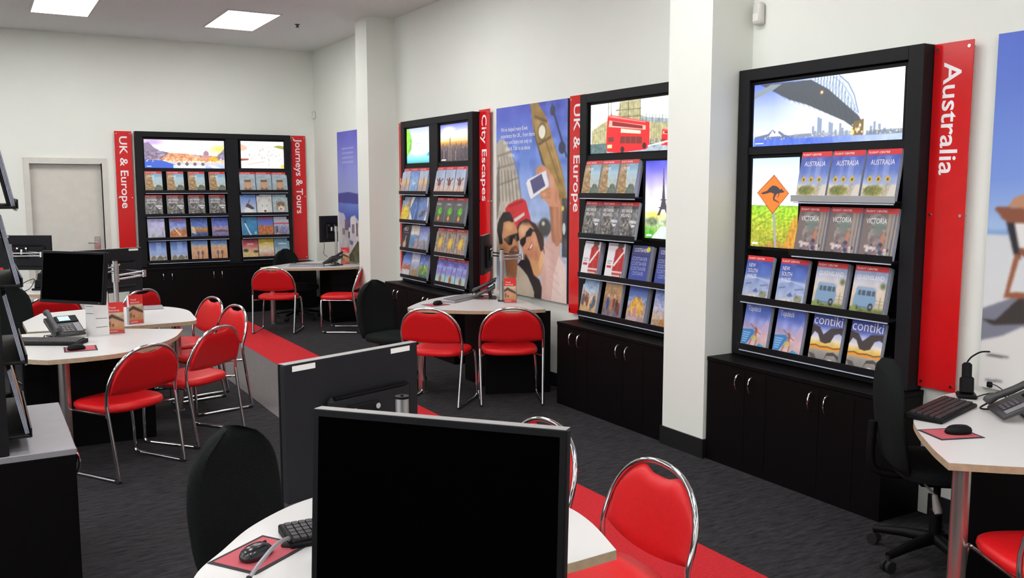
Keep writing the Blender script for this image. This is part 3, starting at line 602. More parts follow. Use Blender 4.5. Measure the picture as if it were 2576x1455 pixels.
def cruise_pic():
    c = Cv(130, 80, .62/.375, 'fdfbf8'); c.poly([(0, .9), (.15, .8), (.14, .68), (0, .62)], 'e0b8a0').poly([(.75, .8), (.86, .86), (1, .84), (1, .7)], '9a9848').poly([(0, .27), (.18, .3), (.18, .36), (0, .36)], 'a85040').line([(.1, .98), (.45, .82), (.7, .78)], .012, '9a94a4').line([(.15, .14), (.55, .26)], .02, 'd8907a').line([(.64, .4), (.66, .2), (.62, .05)], .014, '8a7c7c')
    c.dots(36, (.15, .3, .75, .72), ['c47a6c', '8a6a70', 'e0b49c', '6c6478', 'f0d8cc'], .008, .025).dots(20, (.7, .3, 1, .7), ['7cae6c', 'a8b89a', '6c7c64'], .008, .02).ell(.97, .08, .05, .07, 'd8cc38', .9).rect(0, 0, .3, .1, 'f4d8d0', .7).poly([(.1, .8), (.3, .75), (.22, .9)], 'c9d4ec', .8); return c
def beach_pic():
    c = Cv(110, 80, .62/.375).grad([(0, '3fb0a8'), (.08, '6ed0e0'), (.2, '9fe2f4'), (.4, 'e6fbff'), (.6, 'ffffff'), (1, 'b6c2fa')]); c.ell(.5, .45, .5, .3, 'ffffff', .9, .7)
    c.poly([(0, .2), (0, 1), (.12, .96), (.22, .7), (.2, .4), (.06, .24)], '8ede3c', .9).poly([(.06, .3), (.16, .7), (.24, .62), (.2, .42)], '6cae58', .7).noise(.08, 12, 12, (0, .2, .25, 1)).poly([(.82, .2), (.9, .3), (1, .3), (1, .2)], '4c9ac0', .8).line([(.4, .56), (.55, .56)], .015, '9ab0b8').line([(.6, .62), (.8, .6)], .015, 'a8b8c0'); return c
def ny_pic():
    c = Cv(110, 80, .62/.375).grad([(0, '3c3438'), (.3, '5c5054'), (.42, '8a6a5c'), (.5, 'f09a40'), (.56, 'ffe0a0'), (.7, 'f4f0ff'), (.85, 'b8bcf2'), (1, '6a74d0')])
    c.ell(.3, .85, .3, .12, 'ffffff', .8, .7).ell(.8, .75, .3, .1, 'ffffff', .7, .7)
    for i in range(46):
        x = rng.random(); h_ = .25+.25*rng.random(); v = rng.integers(3); c.rect(x, .05*rng.random(), x+.015+.02*rng.random(), h_, ['3a3440', '564a50', '8c8078'][v], .9)
    c.rect(.34, .3, .37, .62, '4a5040').line([(.355, .6), (.355, .7)], .008, '4a5040').dots(120, (0, .02, 1, .45), ['f6e6c8', 'd8b890', '2c2830', '9a8c8c'], .004, .012).rect(.03, .04, .2, .06, 'ffffff'); return c
# ---------------------------------------------------------------- posters
def selfie():
    c = Cv(180, 258, 1.2/1.72).grad([(0, 'b9c6dc'), (.3, 'b4c6e0'), (.5, '9fb6e4'), (.75, '6f8fe0'), (1, '5560c4')]); c.noise(.02, 5, 7)
    P = c.poly
    P([(.005, .807), (.054, .833), (.137, .824), (.231, .753), (.3, .663), (.345, .574), (.379, .517), (.33, .2), (-.003, .2)], 'bdb6a8').noise(.08, 18, 26, (0, .2, .36, .83))
    for a in ((.017, .741), (.231, .761)), ((.016, .674), (.3, .699)), ((.016, .582), (.334, .622)): c.line(a, .012, '8b8276', .8)
    for k in range(7): c.line([(.03+.05*k, .66), (.05+.055*k, .5)], .012, '7d766c', .7)
    for k in range(6): c.line([(.03+.045*k, .74), (.04+.05*k, .69)], .01, '8d867c', .6)
    P([(0, .62), (.05, .72), (.06, .5), (.02, .4), (0, .4)], '6c655e', .7)
    P([(.506, 1.0), (.599, 1.002), (.728, .92), (.83, .785), (.93, .664), (.985, .544), (1, .3), (.88, .3), (.833, .574), (.721, .67), (.627, .744), (.552, .855)], 'a98a52').noise(.07, 16, 30, (.5, .3, 1, 1))
    P([(.552, .905), (.584, .823), (.669, .728), (.711, .677), (.669, .69), (.616, .768), (.563, .839)], '5d5248').line([(.57, .93), (.73, .9)], .014, '6f5a3c').line([(.63, .79), (.78, .82)], .014, '6f5a3c').line([(.72, .8), (.9, .6)], .01, '85693c').line([(.8, .79), (.96, .58)], .008, 'c4a468')
    c.ell(.668, .85, .06, .045, '7c6238').ell(.668, .85, .052, .038, 'f0f0dc', 1, .2)
    c.line([(.828, .931), (.928, .797), (.987, .722)], .014, '39405e').ell(.808, .95, .035, .026, '3f4560').ell(.93, .765, .045, .03, '3c425c').line([(.8, .98), (.81, .93)], .012, '3f4560')
    c.rect(.937, .23, 1, .52, '4b4b52').noise(.12, 8, 20, (.937, .2, 1, .52)).ell(.935, .47, .025, .013, 'e0d060').ell(.96, .37, .02, .03, 'cfd4dc')
    c.ell(.71, .37, .1, .055, '4c4c4a', 1, .3).ell(.69, .39, .03, .015, 'e4e4d8', .9, .5)
    P([(.142, .457), (.184, .479), (.3, .504), (.401, .513), (.446, .502), (.523, .399), (.502, .355), (.242, .3), (.15, .36)], 'd2343a').line([(.2, .47), (.4, .5)], .01, 'a8202a'); P([(.265, .402), (.424, .443), (.43, .427), (.289, .386)], 'd9d2cc')
    # woman
    P([(.312, .342), (.33, .37), (.357, .389), (.457, .41), (.588, .385), (.66, .34), (.694, .322), (.70, .28), (.673, .24), (.589, .278), (.4, .31), (.334, .285)], '3d2c26')
    P([(.694, .267), (.735, .315), (.796, .356), (.807, .302), (.867, .278), (.926, .291), (.91, .25), (.937, .216), (.982, .18), (1, 0), (.665, .0), (.66, .09), (.65, .203)], 'd9b2a8')
    P([(.898, .237), (.982, .18), (1, 0), (.8, .0), (.829, .133)], 'e6cfc6').noise(.02, 12, 16)
    P([(.733, .516), (.913, .518), (.939, .394), (.931, .322), (.897, .283), (.857, .281), (.807, .31), (.8, .402), (.77, .494)], 'bd8264').line([(.78, .5), (.83, .31)], .03, 'a06c52', .6).line([(.9, .5), (.92, .33)], .02, 'd69c7c', .7)
    P([(.546, .237), (.674, .25), (.7, .19), (.65, .122), (.56, .1), (.5, .19)], 'd9a070'); P([(.62, .24), (.674, .25), (.7, .19), (.64, .14)], 'e6b684')
    P([(.334, .346), (.36, .372), (.402, .387), (.49, .39), (.56, .36), (.6, .32), (.631, .28), (.66, .24), (.632, .193), (.524, .2), (.414, .225), (.365, .27)], 'd0936f')
    c.ell(.42, .355, .09, .03, 'e2b48e', .8, .6).ell(.55, .24, .07, .04, 'c4805e', .6, .7)
    P([(.363, .294), (.413, .312), (.452, .318), (.447, .285), (.402, .259), (.363, .274)], '241f22'); P([(.447, .337), (.512, .365), (.55, .356), (.524, .322), (.458, .312)], '241f22').line([(.44, .31), (.46, .33)], .012, '241f22').line([(.54, .35), (.62, .35)], .01, '241f22')
    P([(.47, .245), (.53, .29), (.555, .28), (.53, .25)], 'a84c48'); P([(.495, .256), (.535, .284), (.546, .276), (.519, .254)], 'f4eee8')
    P([(.323, .161), (.447, .225), (.5, .19), (.56, .12), (.64, .1), (.675, .061), (.665, .0), (.569, .0), (.547, .053), (.47, .112)], '2e2526')
    # man
    P([(.3, .11), (.335, .16), (.4, .14), (.47, .112), (.53, .06), (.57, .03), (.56, 0), (0, 0), (.06, .06), (.15, .1)], 'c9b9a4').noise(.02, 10, 10)
    P([(.124, .21), (.335, .203), (.31, .094), (.25, .07), (.159, .086)], 'a86e4e')
    P([(.088, .369), (.124, .385), (.2, .395), (.277, .386), (.31, .36), (.334, .33), (.352, .253), (.34, .203), (.3, .188), (.242, .19), (.16, .2), (.11, .24), (.06, .235), (.033, .25), (.033, .27), (.1, .275)], 'cc9068')
    c.ell(.2, .36, .08, .03, 'e2ae7c', .8, .6)
    P([(.195, .22), (.24, .25), (.29, .262), (.323, .26), (.352, .237), (.34, .201), (.29, .188), (.22, .19)], '6e4c3a', .85); P([(.26, .236), (.31, .245), (.325, .238), (.3, .228)], 'c8706a')
    P([(.009, .333), (.02, .37), (.05, .40), (.112, .438), (.207, .44), (.265, .402), (.254, .385), (.19, .392), (.112, .382), (.088, .31), (.1, .265), (.05, .26)], '2c2422')
    P([(.112, .289), (.172, .308), (.334, .332), (.346, .294), (.31, .282), (.265, .303), (.24, .265), (.19, .26)], '201c20')
    # soft modelling of the photographed faces, arm and hair
    for cx, cy, rx, ry, col, a in ((.16, .30, .07, .06, 'e0a878', .5), (.315, .27, .035, .03, 'a86a4c', .6), (.14, .235, .06, .035, 'a87050', .6), (.30, .30, .02, .035, 'dda27a', .6), (.27, .215, .09, .03, '5c3f30', .5),
                               (.40, .335, .05, .03, 'ecc29c', .6), (.57, .30, .05, .04, 'e0a884', .6), (.47, .22, .1, .03, 'b87454', .5), (.60, .22, .04, .05, 'b06e4c', .5), (.49, .275, .04, .03, 'deA27c', .5),
                               (.84, .42, .03, .12, 'd49c7a', .6), (.92, .40, .02, .1, '94604a', .6), (.80, .36, .015, .08, '94604a', .5), (.75, .2, .07, .1, 'e8c8bc', .5), (.70, .1, .05, .1, 'c49a90', .5), (.93, .1, .05, .1, 'eedcd2', .6),
                               (.62, .37, .05, .03, '5a4034', .6), (.68, .30, .03, .05, '5c4236', .6), (.45, .385, .1, .015, '6a4c3c', .6), (.08, .36, .05, .05, '4a3c36', .5), (.20, .415, .08, .015, '4c3e38', .6), (.2, .06, .1, .05, 'd6c8b4', .5), (.1, .04, .06, .05, 'a8957e', .5)):
        c.ell(cx, cy, rx, ry, col, a, .9)
    for k in range(9): c.line([(.63+.008*k, .36-.012*k), (.69+.002*k, .27-.004*k)], .006, ['2a1d1a', '6a4a3a'][k % 2], .5)
    for k in range(10): c.line([(.03+.022*k, .37+.006*k), (.05+.022*k, .40+.004*k)], .006, ['1d1816', '4a3c34'][k % 2], .5)
    for k in range(5): c.line([(.72+.02*k, .28-.05*k), (.84+.02*k, .24-.05*k)], .008, 'c09a90', .35)
    c.blur(2)
    # phone and hand
    P([(.586, .652), (.628, .671), (.68, .682), (.752, .662), (.823, .619), (.883, .555), (.904, .478), (.774, .476), (.712, .508), (.639, .531), (.65, .551), (.773, .578), (.752, .627), (.721, .654), (.67, .647), (.596, .636)], 'd6987a')
    P([(.451, .594), (.473, .612), (.721, .657), (.76, .589), (.753, .575), (.522, .512), (.501, .524)], 'f0eef0'); P([(.505, .607), (.664, .641), (.717, .58), (.554, .538)], '5c5c86')
    for y in (.66, .645): c.line([(.6, y), (.66, y+.02)], .018, 'd0906e')
    for k in range(3): c.line([(.66, .545-.012*k), (.78, .565-.02*k)], .014, 'c88a68')
    c.ell(.80, .60, .05, .05, 'e6b294', .6, .9).ell(.86, .53, .03, .05, 'b87a5c', .6, .9).ell(.70, .535, .05, .02, 'e8b89a', .6, .9)
    return c.blur(1).noise(.015, 120, 170)
def deckchair():
    c = Cv(150, 215, 1.2/1.72).grad([(0, 'd6d6d2'), (.1, 'dedede'), (.44, 'd9dde0'), (.446, '7fa4d8'), (.462, 'a8c4ea'), (.6, '7c9ce4'), (1, '5470d2')]); c.noise(.015, 5, 7)
    P = c.poly
    P([(0, .0), (0, .136), (.093, .159), (.171, .21), (.5, .19), (1, .22), (1, 0)], 'dcdad6')
    P([(.001, .23), (.162, .281), (.5, .27), (.9, .22), (.8, .16), (.4, .15), (.171, .192), (.093, .159), (-.001, .136)], '7d7f8e')
    P([(.0, .2), (.06, .2), (.15, .27), (.5, .25), (.4, .2), (.18, .2), (.05, .185)], '3a3330')
    for k in range(5): P([(.066+.085*k, .511), (.10+.085*k, .514), (.15+.085*k, .376), (.118+.085*k, .39)], '26242a'); P([(.10+.085*k, .514), (.15+.085*k, .52), (.2+.085*k, .376), (.15+.085*k, .376)], 'e6e4e2')
    P([(.03, .514), (.041, .522), (.55, .5), (.55, .48), (.088, .476), (.063, .488)], '8a5038'); P([(.123, .394), (.145, .389), (.11, .284), (.5, .3), (.5, .28), (.163, .269), (.088, .266)], '9a5c40')
    P([(.084, .521), (.105, .545), (.14, .556), (.4, .56), (.45, .51)], 'c08a68'); c.ell(.25, .6, .06, .05, '2f3a68')
    c.line([(.035, .098), (.12, .1)], .006, '55545a').line([(.035, .025), (.1, .028)], .005, '55545a')
    c.line([(.48, .49), (.36, .28)], .02, '9a5c40').line([(.15, .4), (.42, .27)], .018, '8a5038')
    return c.blur(2)
def santorini():
    c = Cv(120, 180, 1.2/1.72).grad([(0, 'cfc8c4'), (.35, '5266b8'), (.44, '6a82cc'), (.47, '5a62b0'), (.535, '9aa6d8'), (.7, '8a92da'), (1, '5f5fc8')]); c.noise(.02, 5, 7)
    P = c.poly
    P([(0, .52), (.333, .535), (.61, .521), (1, .54), (1, .44), (0, .45)], '4a4c98')
    P([(0, .38), (.157, .36), (.25, .31), (.41, .33), (.506, .36), (.604, .32), (.8, .36), (1, .34), (1, 0), (0, 0)], 'cfc9cc').noise(.07, 14, 20, (0, 0, 1, .34))
    c.ell(.12, .33, .1, .04, 'c4c0d4').ell(.45, .3, .09, .05, 'dcd6d8')
    for x, y, w_, h_, cc in ((.2, .24, .12, .08, '6a5c6a'), (.3, .26, .08, .08, '565a94'), (.3, .18, .06, .05, '55506a'), (.12, .2, .08, .05, '83707c'), (.42, .22, .08, .07, '7c6a74'), (.36, .13, .1, .03, '6c6c94'), (.55, .2, .05, .1, '5c5050'), (.7, .2, .1, .1, '8a7c84')): c.rect(x, y, x+w_, y+h_, cc, .85)
    P([(.3, .0), (.338, .05), (.519, .135), (.598, .169), (.8, .1), (.8, 0)], '5a5a3c').noise(.08, 22, 30, (.3, 0, .8, .17))
    for k in range(4): c.line([(.16, .865-.035*k), (.5, .868-.035*k)], .012, 'b9bcec', .6)
    return c

# ================================================================ WALL DISPLAYS
def display(kind, label, loc, rotz, W, bays, lights, shelves, sheen_lip=(), ext=.045):
    """local frame: x to the right along the wall, y into the wall, z up; front face at y=0"""
    t = thing('display_unit', label, 'display', loc, rotz)
    ZB, ZT, DP = .672, 2.47, .115
    bm = bmesh.new()
    box(bm, 0, .09, 0, DP, ZB, ZT, .003); box(bm, W-.09, W, 0, DP, ZB, ZT, .003)
    box(bm, .09, W-.09, 0, DP, 2.40, ZT, .003); box(bm, .09, W-.09, 0, DP, ZB, .70, .003)
    for a, b in zip(bays, bays[1:]): box(bm, a[1], b[0], 0, DP, .70, 2.40, .003)
    obj('frame', bm, FRAMEB, t)
    bm = bmesh.new(); box(bm, .085, W-.085, .085, .11, .69, 2.41); obj('back_panel', bm, RECESS, t, None)
    bm = bmesh.new()
    for a, b in bays: box(bm, a, b, .012, .085, 1.945, 1.99)
    obj('crossbar', bm, FRAMEB, t, None)
    for (x0, x1, z0, z1, pic) in lights:
        bm = bmesh.new()
        for q in ((x0-.02, x1+.02, z1, z1+.018), (x0-.02, x1+.02, z0-.018, z0), (x0-.02, x0, z0, z1), (x1, x1+.02, z0, z1)): box(bm, q[0], q[1], .022, .085, q[2], q[3])
        lb = obj('lightbox', bm, RECESS, t, None)
        me = grid_mesh('backlit_picture', pic, x1-x0, z1-z0, LITM)
        o = bpy.data.objects.new('backlit_picture', me); link(o, lb); o.location = ((x0+x1)/2, .03, z0)
    for k, (x0, x1, z) in enumerate(shelves):
        bm = bmesh.new(); box(bm, x0, x1, -ext, .085, z-.012, z-.002, .002)
        sh = obj('shelf', bm, FRAMEB, t)
        bm = bmesh.new(); box(bm, x0, x1, -ext-.007, -ext-.001, z-.012, z+.026, .0015)
        obj('shelf_lip', bm, LIPG if k in sheen_lip else mat('shelf_lip_black', '161619', .3, spec=.3), sh, label='shelf lip painted grey for its reflection' if k in sheen_lip else None)
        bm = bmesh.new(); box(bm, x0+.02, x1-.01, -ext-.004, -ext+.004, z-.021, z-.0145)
        obj('acrylic_edge_glint', bm, EDGEL, sh, None, label='acrylic strip under the shelf, painted pale for its reflection')
    return t
def cabinet(label, loc, rotz, W, pairs, yback=.325, top=None):
    """local: x right, front face y=0, into the wall +y"""
    t = thing('base_cabinet', label, 'cabinet', loc, rotz)
    obj('carcass', bbox(.0, W, .0036, yback, .0, .64), BLACKW, t, None)
    obj('worktop', bbox(-.004, W+.004, 0, yback, .642, .67, .003), top or BLACKW, t)
    edges = [0] + [p for q in pairs for p in q] + [W]
    for (a, b) in pairs:
        for d0, d1, hx in ((a, (a+b)/2-.0015, (a+b)/2-.055), ((a+b)/2+.0015, b, (a+b)/2+.055)):
            d = obj('cabinet_door', bbox(d0+.0003, d1-.0003, .0014, .0034, .06, .625), BLACKW, t)
            bm = bmesh.new(); tube(bm, smooth_path([(hx, .002, .50), (hx, -.018, .512), (hx, -.026, .55), (hx, -.018, .588), (hx, .002, .60)], 4), .0055, 8)
            obj('handle', bm, CHROME, d)
    return t
ZR = (1.672, 1.357, 1.042, .735)
def fill(rows, unit, loc, rotz, ths=.03):
    """rows: list of (x_left_of_first, pitch, z, [(design, label, thickness)], group)"""
    Rm = Matrix.Rotation(rotz, 3, 'Z'); L = Vector(loc)
    for x0, pitch, z, items, grp in rows:
        for k, it in enumerate(items):
            dsg, lab = it[0], it[1]; th = it[2] if len(it) > 2 else .03
            p = L + Rm @ Vector((x0+pitch*k+CW/2, -.0445, z))
            brochure(dsg, lab, grp, p, rotz, th=th)
ORD = ['leftmost', 'second', 'third', 'fourth']
def row(design, what, where, n, th=.03):
    nm = {3: ['left', 'middle', 'right'], 2: ['left', 'right'], 4: ['leftmost', 'second from left', 'third from left', 'rightmost']}[n]
    return [(design, f'{what}, {nm[k]} of {n} {where}', th) for k in range(n)]
RR = -PI/2
# --- Australia unit
LA = (4.18, 4.276, 0)
display('aus', 'black wall display beside the Australia sign with bridge and kangaroo pictures', LA, RR, 1.298, [(.09, 1.208)],
        [(.107, 1.178, 1.995, 2.372, sydney()), (.112, .495, 1.375, 1.922, roo())],
        [(.50, 1.205, ZR[0]), (.50, 1.205, ZR[1]), (.095, 1.203, ZR[2]), (.095, 1.203, ZR[3])], sheen_lip=(0,))
fill([(.527, .227, ZR[0], row('australia', 'AUSTRALIA brochure with red banner and yellow road signs', 'on the top shelf', 3), 'AUSTRALIA brochures'),
      (.527, .227, ZR[1], row('victoria', 'VICTORIA brochure showing a busy laneway', 'on the second shelf', 3), 'VICTORIA brochures'),
      (.118, .277, ZR[2], row('nsw', 'NEW SOUTH WALES brochure with blue sky', 'on the Australia display', 2), 'NEW SOUTH WALES brochures'),
      (.672, .265, ZR[2], row('queensland', 'QUEENSLAND brochure showing a pale blue van', 'on the Australia display', 2, .05), 'QUEENSLAND brochures'),
      (.118, .268, ZR[3], row('topdeck', 'pink and blue Topdeck brochure with a leaping figure', 'on the bottom shelf', 2), 'Topdeck brochures'),
      (.662, .268, ZR[3], row('contiki', 'contiki brochure with sunset under rock arches', 'on the bottom shelf', 2), 'contiki brochures')], 'aus', LA, RR)
cabinet('black base cabinet with four doors under the Australia display', (3.97, 4.272, 0), RR, 1.31, [(.16, .50), (.66, 1.13)])
# --- UK & Europe unit on the right wall
LU = (4.18, 6.025, 0)
display('uk', 'black wall display with red bus picture left of the near pillar', LU, RR, 1.338, [(.09, 1.248)],
        [(.11, 1.19, 2.003, 2.382, london()), (.803, 1.19, 1.375, 1.932, eiffel())],
        [(.06, .78, ZR[0]), (.06, .78, ZR[1]), (.06, 1.24, ZR[2]), (.06, 1.24, ZR[3])])
fill([(.085, .228, ZR[0], row('europe', 'EUROPE brochure with clock tower', 'below the red bus picture', 3, .05), 'EUROPE brochures, right wall'),
      (.095, .228, ZR[1], row('britain', 'grey BRITAIN & IRELAND brochure', 'beside the Eiffel tower picture', 3), 'BRITAIN & IRELAND brochures, right wall'),
      (.085, .315, ZR[2], row('guard', 'white brochure with red coated royal guard', 'below the grey brochures', 2, .05), 'royal guard brochures'),
      (.70, .30, ZR[2], row('costsaver', 'blue COSTSAVER brochure', 'beside the near pillar', 2, .05), 'COSTSAVER brochures'),
      (.072, .30, ZR[3], [('hats', 'brochure with people in hats, leftmost on the shelf below the guards', .03), ('walkers', 'brochure with people walking, below the second guard brochure', .03), ('rocks', 'brochure with golden rock and blue sky below the COSTSAVER one', .05), ('balloons', 'brochure with specks in a blue sky, partly behind the near pillar', .03)], None)], 'uk', LU, RR)
cabinet('black base cabinet with curved handles left of the near pillar', (3.97, 6.02, 0), RR, 1.325, [(.10, .42), (.63, 1.10)])
# --- City Escapes / Cruising unit
LC = (4.18, 9.57, 0)
display('city', 'tall black double wall display left of the City Escapes sign', LC, RR, 1.723, [(.09, .745), (.945, 1.633)],
        [(.104, .728, 2.003, 2.384, beach_pic()), (.965, 1.588, 2.003, 2.378, ny_pic())],
        [(.05, .745, z) for z in ZR] + [(.925, 1.635, z) for z in ZR])
fill([(.06, .229, ZR[0], [('yoga', 'brochure with person on a sunset beach, left of its shelf under the white beach picture'), ('lagoon', 'blue lagoon brochure between two sunset beach brochures'), ('yoga', 'brochure with person on a sunset beach, right of its shelf under the white beach picture')], 'beach brochures'),
      (.05, .229, ZR[1], [('yellow', 'bright yellow brochure on the left bay of the far double display'), ('diamond', 'white brochure with blue diamond beside the yellow brochure'), ('opera', 'white edged brochure with grey sails right of the blue diamond one')], 'second shelf brochures'),
      (.05, .229, ZR[2], [('pando', 'black P&O brochure on the far double display'), ('liner', 'pale brochure with blue photo right of the P&O brochure'), ('mountain', 'lilac brochure with winding road two along from P&O')], 'third shelf brochures'),
      (.05, .229, ZR[3], [('village', 'brochure with red roofs under blue sky below the P&O brochure'), ('canyon', 'pale lilac brochure between red roof and green lake ones'), ('lake', 'brochure with green lake at the right end of the bottom shelf')], 'bottom shelf brochures'),
      (.93, .229, ZR[0], row('dancer', 'brochure with dancing figure', 'under the city skyline picture', 3), 'dancer brochures'),
      (.93, .229, ZR[1], row('aurora', 'dark CANADA brochure with green northern lights', 'beside City Escapes sign', 3), 'CANADA brochures'),
      (.93, .229, ZR[2], row('market', 'brown brochure with yellow cloth', 'below the green CANADA ones', 3), 'yellow cloth brochures'),
      (.94, .229, ZR[3], row('islands', 'purple and aqua brochure', 'at the bottom by City Escapes', 3), 'purple and aqua brochures')], 'city', LC, RR)
cabinet('black base cabinet under the far double display with City Escapes sign', (3.97, 9.59, 0), RR, 1.74, [(.06, .62), (.72, 1.5)])
# --- back wall unit
LB = (1.845, 12.865, 0)
display('back', 'wide black brochure display on the back wall between two red signs', LB, 0, 2.073, [(.09, 1.16), (1.33, 1.995)],
        [(.108, 1.145, 1.993, 2.368, rome()), (1.371, 1.976, 2.0, 2.376, cruise_pic())],
        [(.075, 1.165, z) for z in ZR] + [(1.32, 2.01, z) for z in ZR])
fill([(.098, .275, ZR[0], row('europe', 'EUROPE brochure with clock tower', 'on the back wall display', 4, .016), 'EUROPE brochures, back wall'),
      (.088, .275, ZR[1], row('britain', 'grey BRITAIN & IRELAND brochure', 'on the back wall display', 4, .016), 'BRITAIN & IRELAND brochures, back wall'),
      (.105, .278, ZR[2], [('snow', 'pale lilac snow brochure, leftmost of the third back wall shelf', .016), ('desert_road', 'brochure with red title and orange road on back wall display', .016), ('night_lake', 'dark blue night harbour brochure on back wall display', .016), ('sunset_bay', 'purple sunset bay brochure, fourth on the third back wall shelf', .016)], None),
      (.115, .27, ZR[3], row('rooftops', 'blue sky and rooftops brochure', 'on the bottom back shelf', 2, .016), 'rooftop brochures'),
      (.655, .262, ZR[3], row('dunes', 'orange desert brochure with two walkers', 'on the bottom back shelf', 2, .016), 'desert walker brochures'),
      (1.335, .226, ZR[0], row('looker', 'brochure of a person shading their eyes', 'beside the Journeys sign', 3, .016), 'shaded eyes brochures'),
      (1.335, .226, ZR[1], [('condor', 'brochure with dark bird over snow beside the polar bear one', .016), ('polar_bear', 'white polar bear brochure on the back wall display', .016), ('tiger', 'tiger brochure right of the polar bear one', .016)], None),
      (1.345, .226, ZR[2], [('dive', 'blue brochure with white diver below the bird brochure', .016), ('outback', 'brochure with orange outback rock below the polar bear one', .016), ('city', 'grey brochure with red stripe below the tiger one', .016)], None),
      (1.345, .226, ZR[3], [('savanna', 'dark red savanna brochure on the bottom right back shelf', .016), ('amber', 'yellow brochure right of the dark red savanna one', .016), ('coast', 'blue brochure partly behind the far black office chair', .016)], None)], 'back', LB, 0)
cabinet('long black base cabinet under the back wall display', (1.70, 12.648, 0), 0, 2.48, [(.17, .71), (.80, 1.38), (1.44, 2.4)])

# ---------------------------------------------------------------- red signs
def sign(txt, label, loc, rotz, W, z0, z1, ttop, tlen, cap, xoff=.35):
    t = thing('sign_panel', label, 'sign', loc, rotz)
    obj('panel', bbox(0, W, -.006, 0, z0, z1, .001), REDS, t)
    for z in (z0+.03, (z0+z1)/2+.02, z1-.03):
        for x in (.022, W-.022):
            bm = bmesh.new(); tube(bm, [(x, -.011, z), (x, .033, z)], .008, 10); obj('standoff', bm, CHROME, t)
    lettering('lettering', txt, WHITE, t, (W*xoff-.0, -.0064, ttop), (0, PI/2, 0), width=tlen, cap=cap, bold=.012)
sign('Australia', 'red Australia sign on standoffs beside the near wall display', (4.265, 2.975, 0), RR, .213, .695, 2.468, 2.372, .565, .10, .28)
sign('UK & Europe', 'red UK & Europe sign half hidden by the red bus display', (4.265, 6.282, 0), RR, .213, .69, 2.485, 2.415, .875, .098, .28)
sign('City Escapes', 'red City Escapes sign left of the selfie poster', (4.265, 7.855, 0), RR, .213, .69, 2.485, 2.435, .83, .098, .28)
sign('Cruising', 'red Cruising sign seen as a sliver left of the far double display', (4.265, 9.80, 0), RR, .213, .69, 2.47, 2.38, .62, .098, .28)
sign('UK & Europe', 'red UK & Europe sign beside the white back door', (1.603, 12.945, 0), 0, .208, .69, 2.468, 2.40, .94, .098, .28)
sign('Journeys & Tours', 'red Journeys & Tours sign on the back wall', (3.95, 12.945, 0), 0, .205, .69, 2.472, 2.43, 1.075, .098, .28)
# ---------------------------------------------------------------- posters
def poster(cv, label, y0, y1, z0, z1, texts=()):
    t = thing('wall_poster', label, 'poster', (4.27, y0, 0), RR)
    W = y0-y1
    obj('board', bbox(0, W, .0008, .028, z0, z1), mat('poster_board', '2e2d30', .5), t, None)
    me = grid_mesh('poster_print', cv, W, z1-z0, POSTERM); o = bpy.data.objects.new('poster_print', me); link(o, t); o.location = (W/2, 0, z0)
    for s, x, z, wd, cap in texts: lettering('poster_text', s, WHITE, t, (x, -.0008, z), width=wd, cap=cap)
poster(selfie(), 'large poster of a couple in sunglasses taking a selfie', 7.53, 6.33, .755, 2.475,
       [("We've helped many Kiwis", .085, 2.252, .48, .04), ("experience the UK... from there", .085, 2.193, .60, .04), ("once and learn not only to", .135, 2.136, .50, .04), ("love it. Talk to us about", .18, 2.078, .43, .04), ("today.", .23, 2.02, .11, .038)])
poster(deckchair(), 'poster of a striped deck chair on white sand, far right', 2.645, 1.445, .755, 2.475)
poster(santorini(), 'poster of white island village and blue sea behind the far pillar', 11.92, 10.72, .755, 2.475)
# wall socket by the right desk
t = thing('wall_socket', 'white wall socket with black plug above the right desk', 'socket', (4.30, 2.585, .775), RR)
obj('face_plate', bbox(-.04, .04, -.008, 0, -.03, .03, .003), SENS, t); obj('plug', bbox(-.014, .014, -.04, -.009, -.016, .014, .005), PLASB, t)

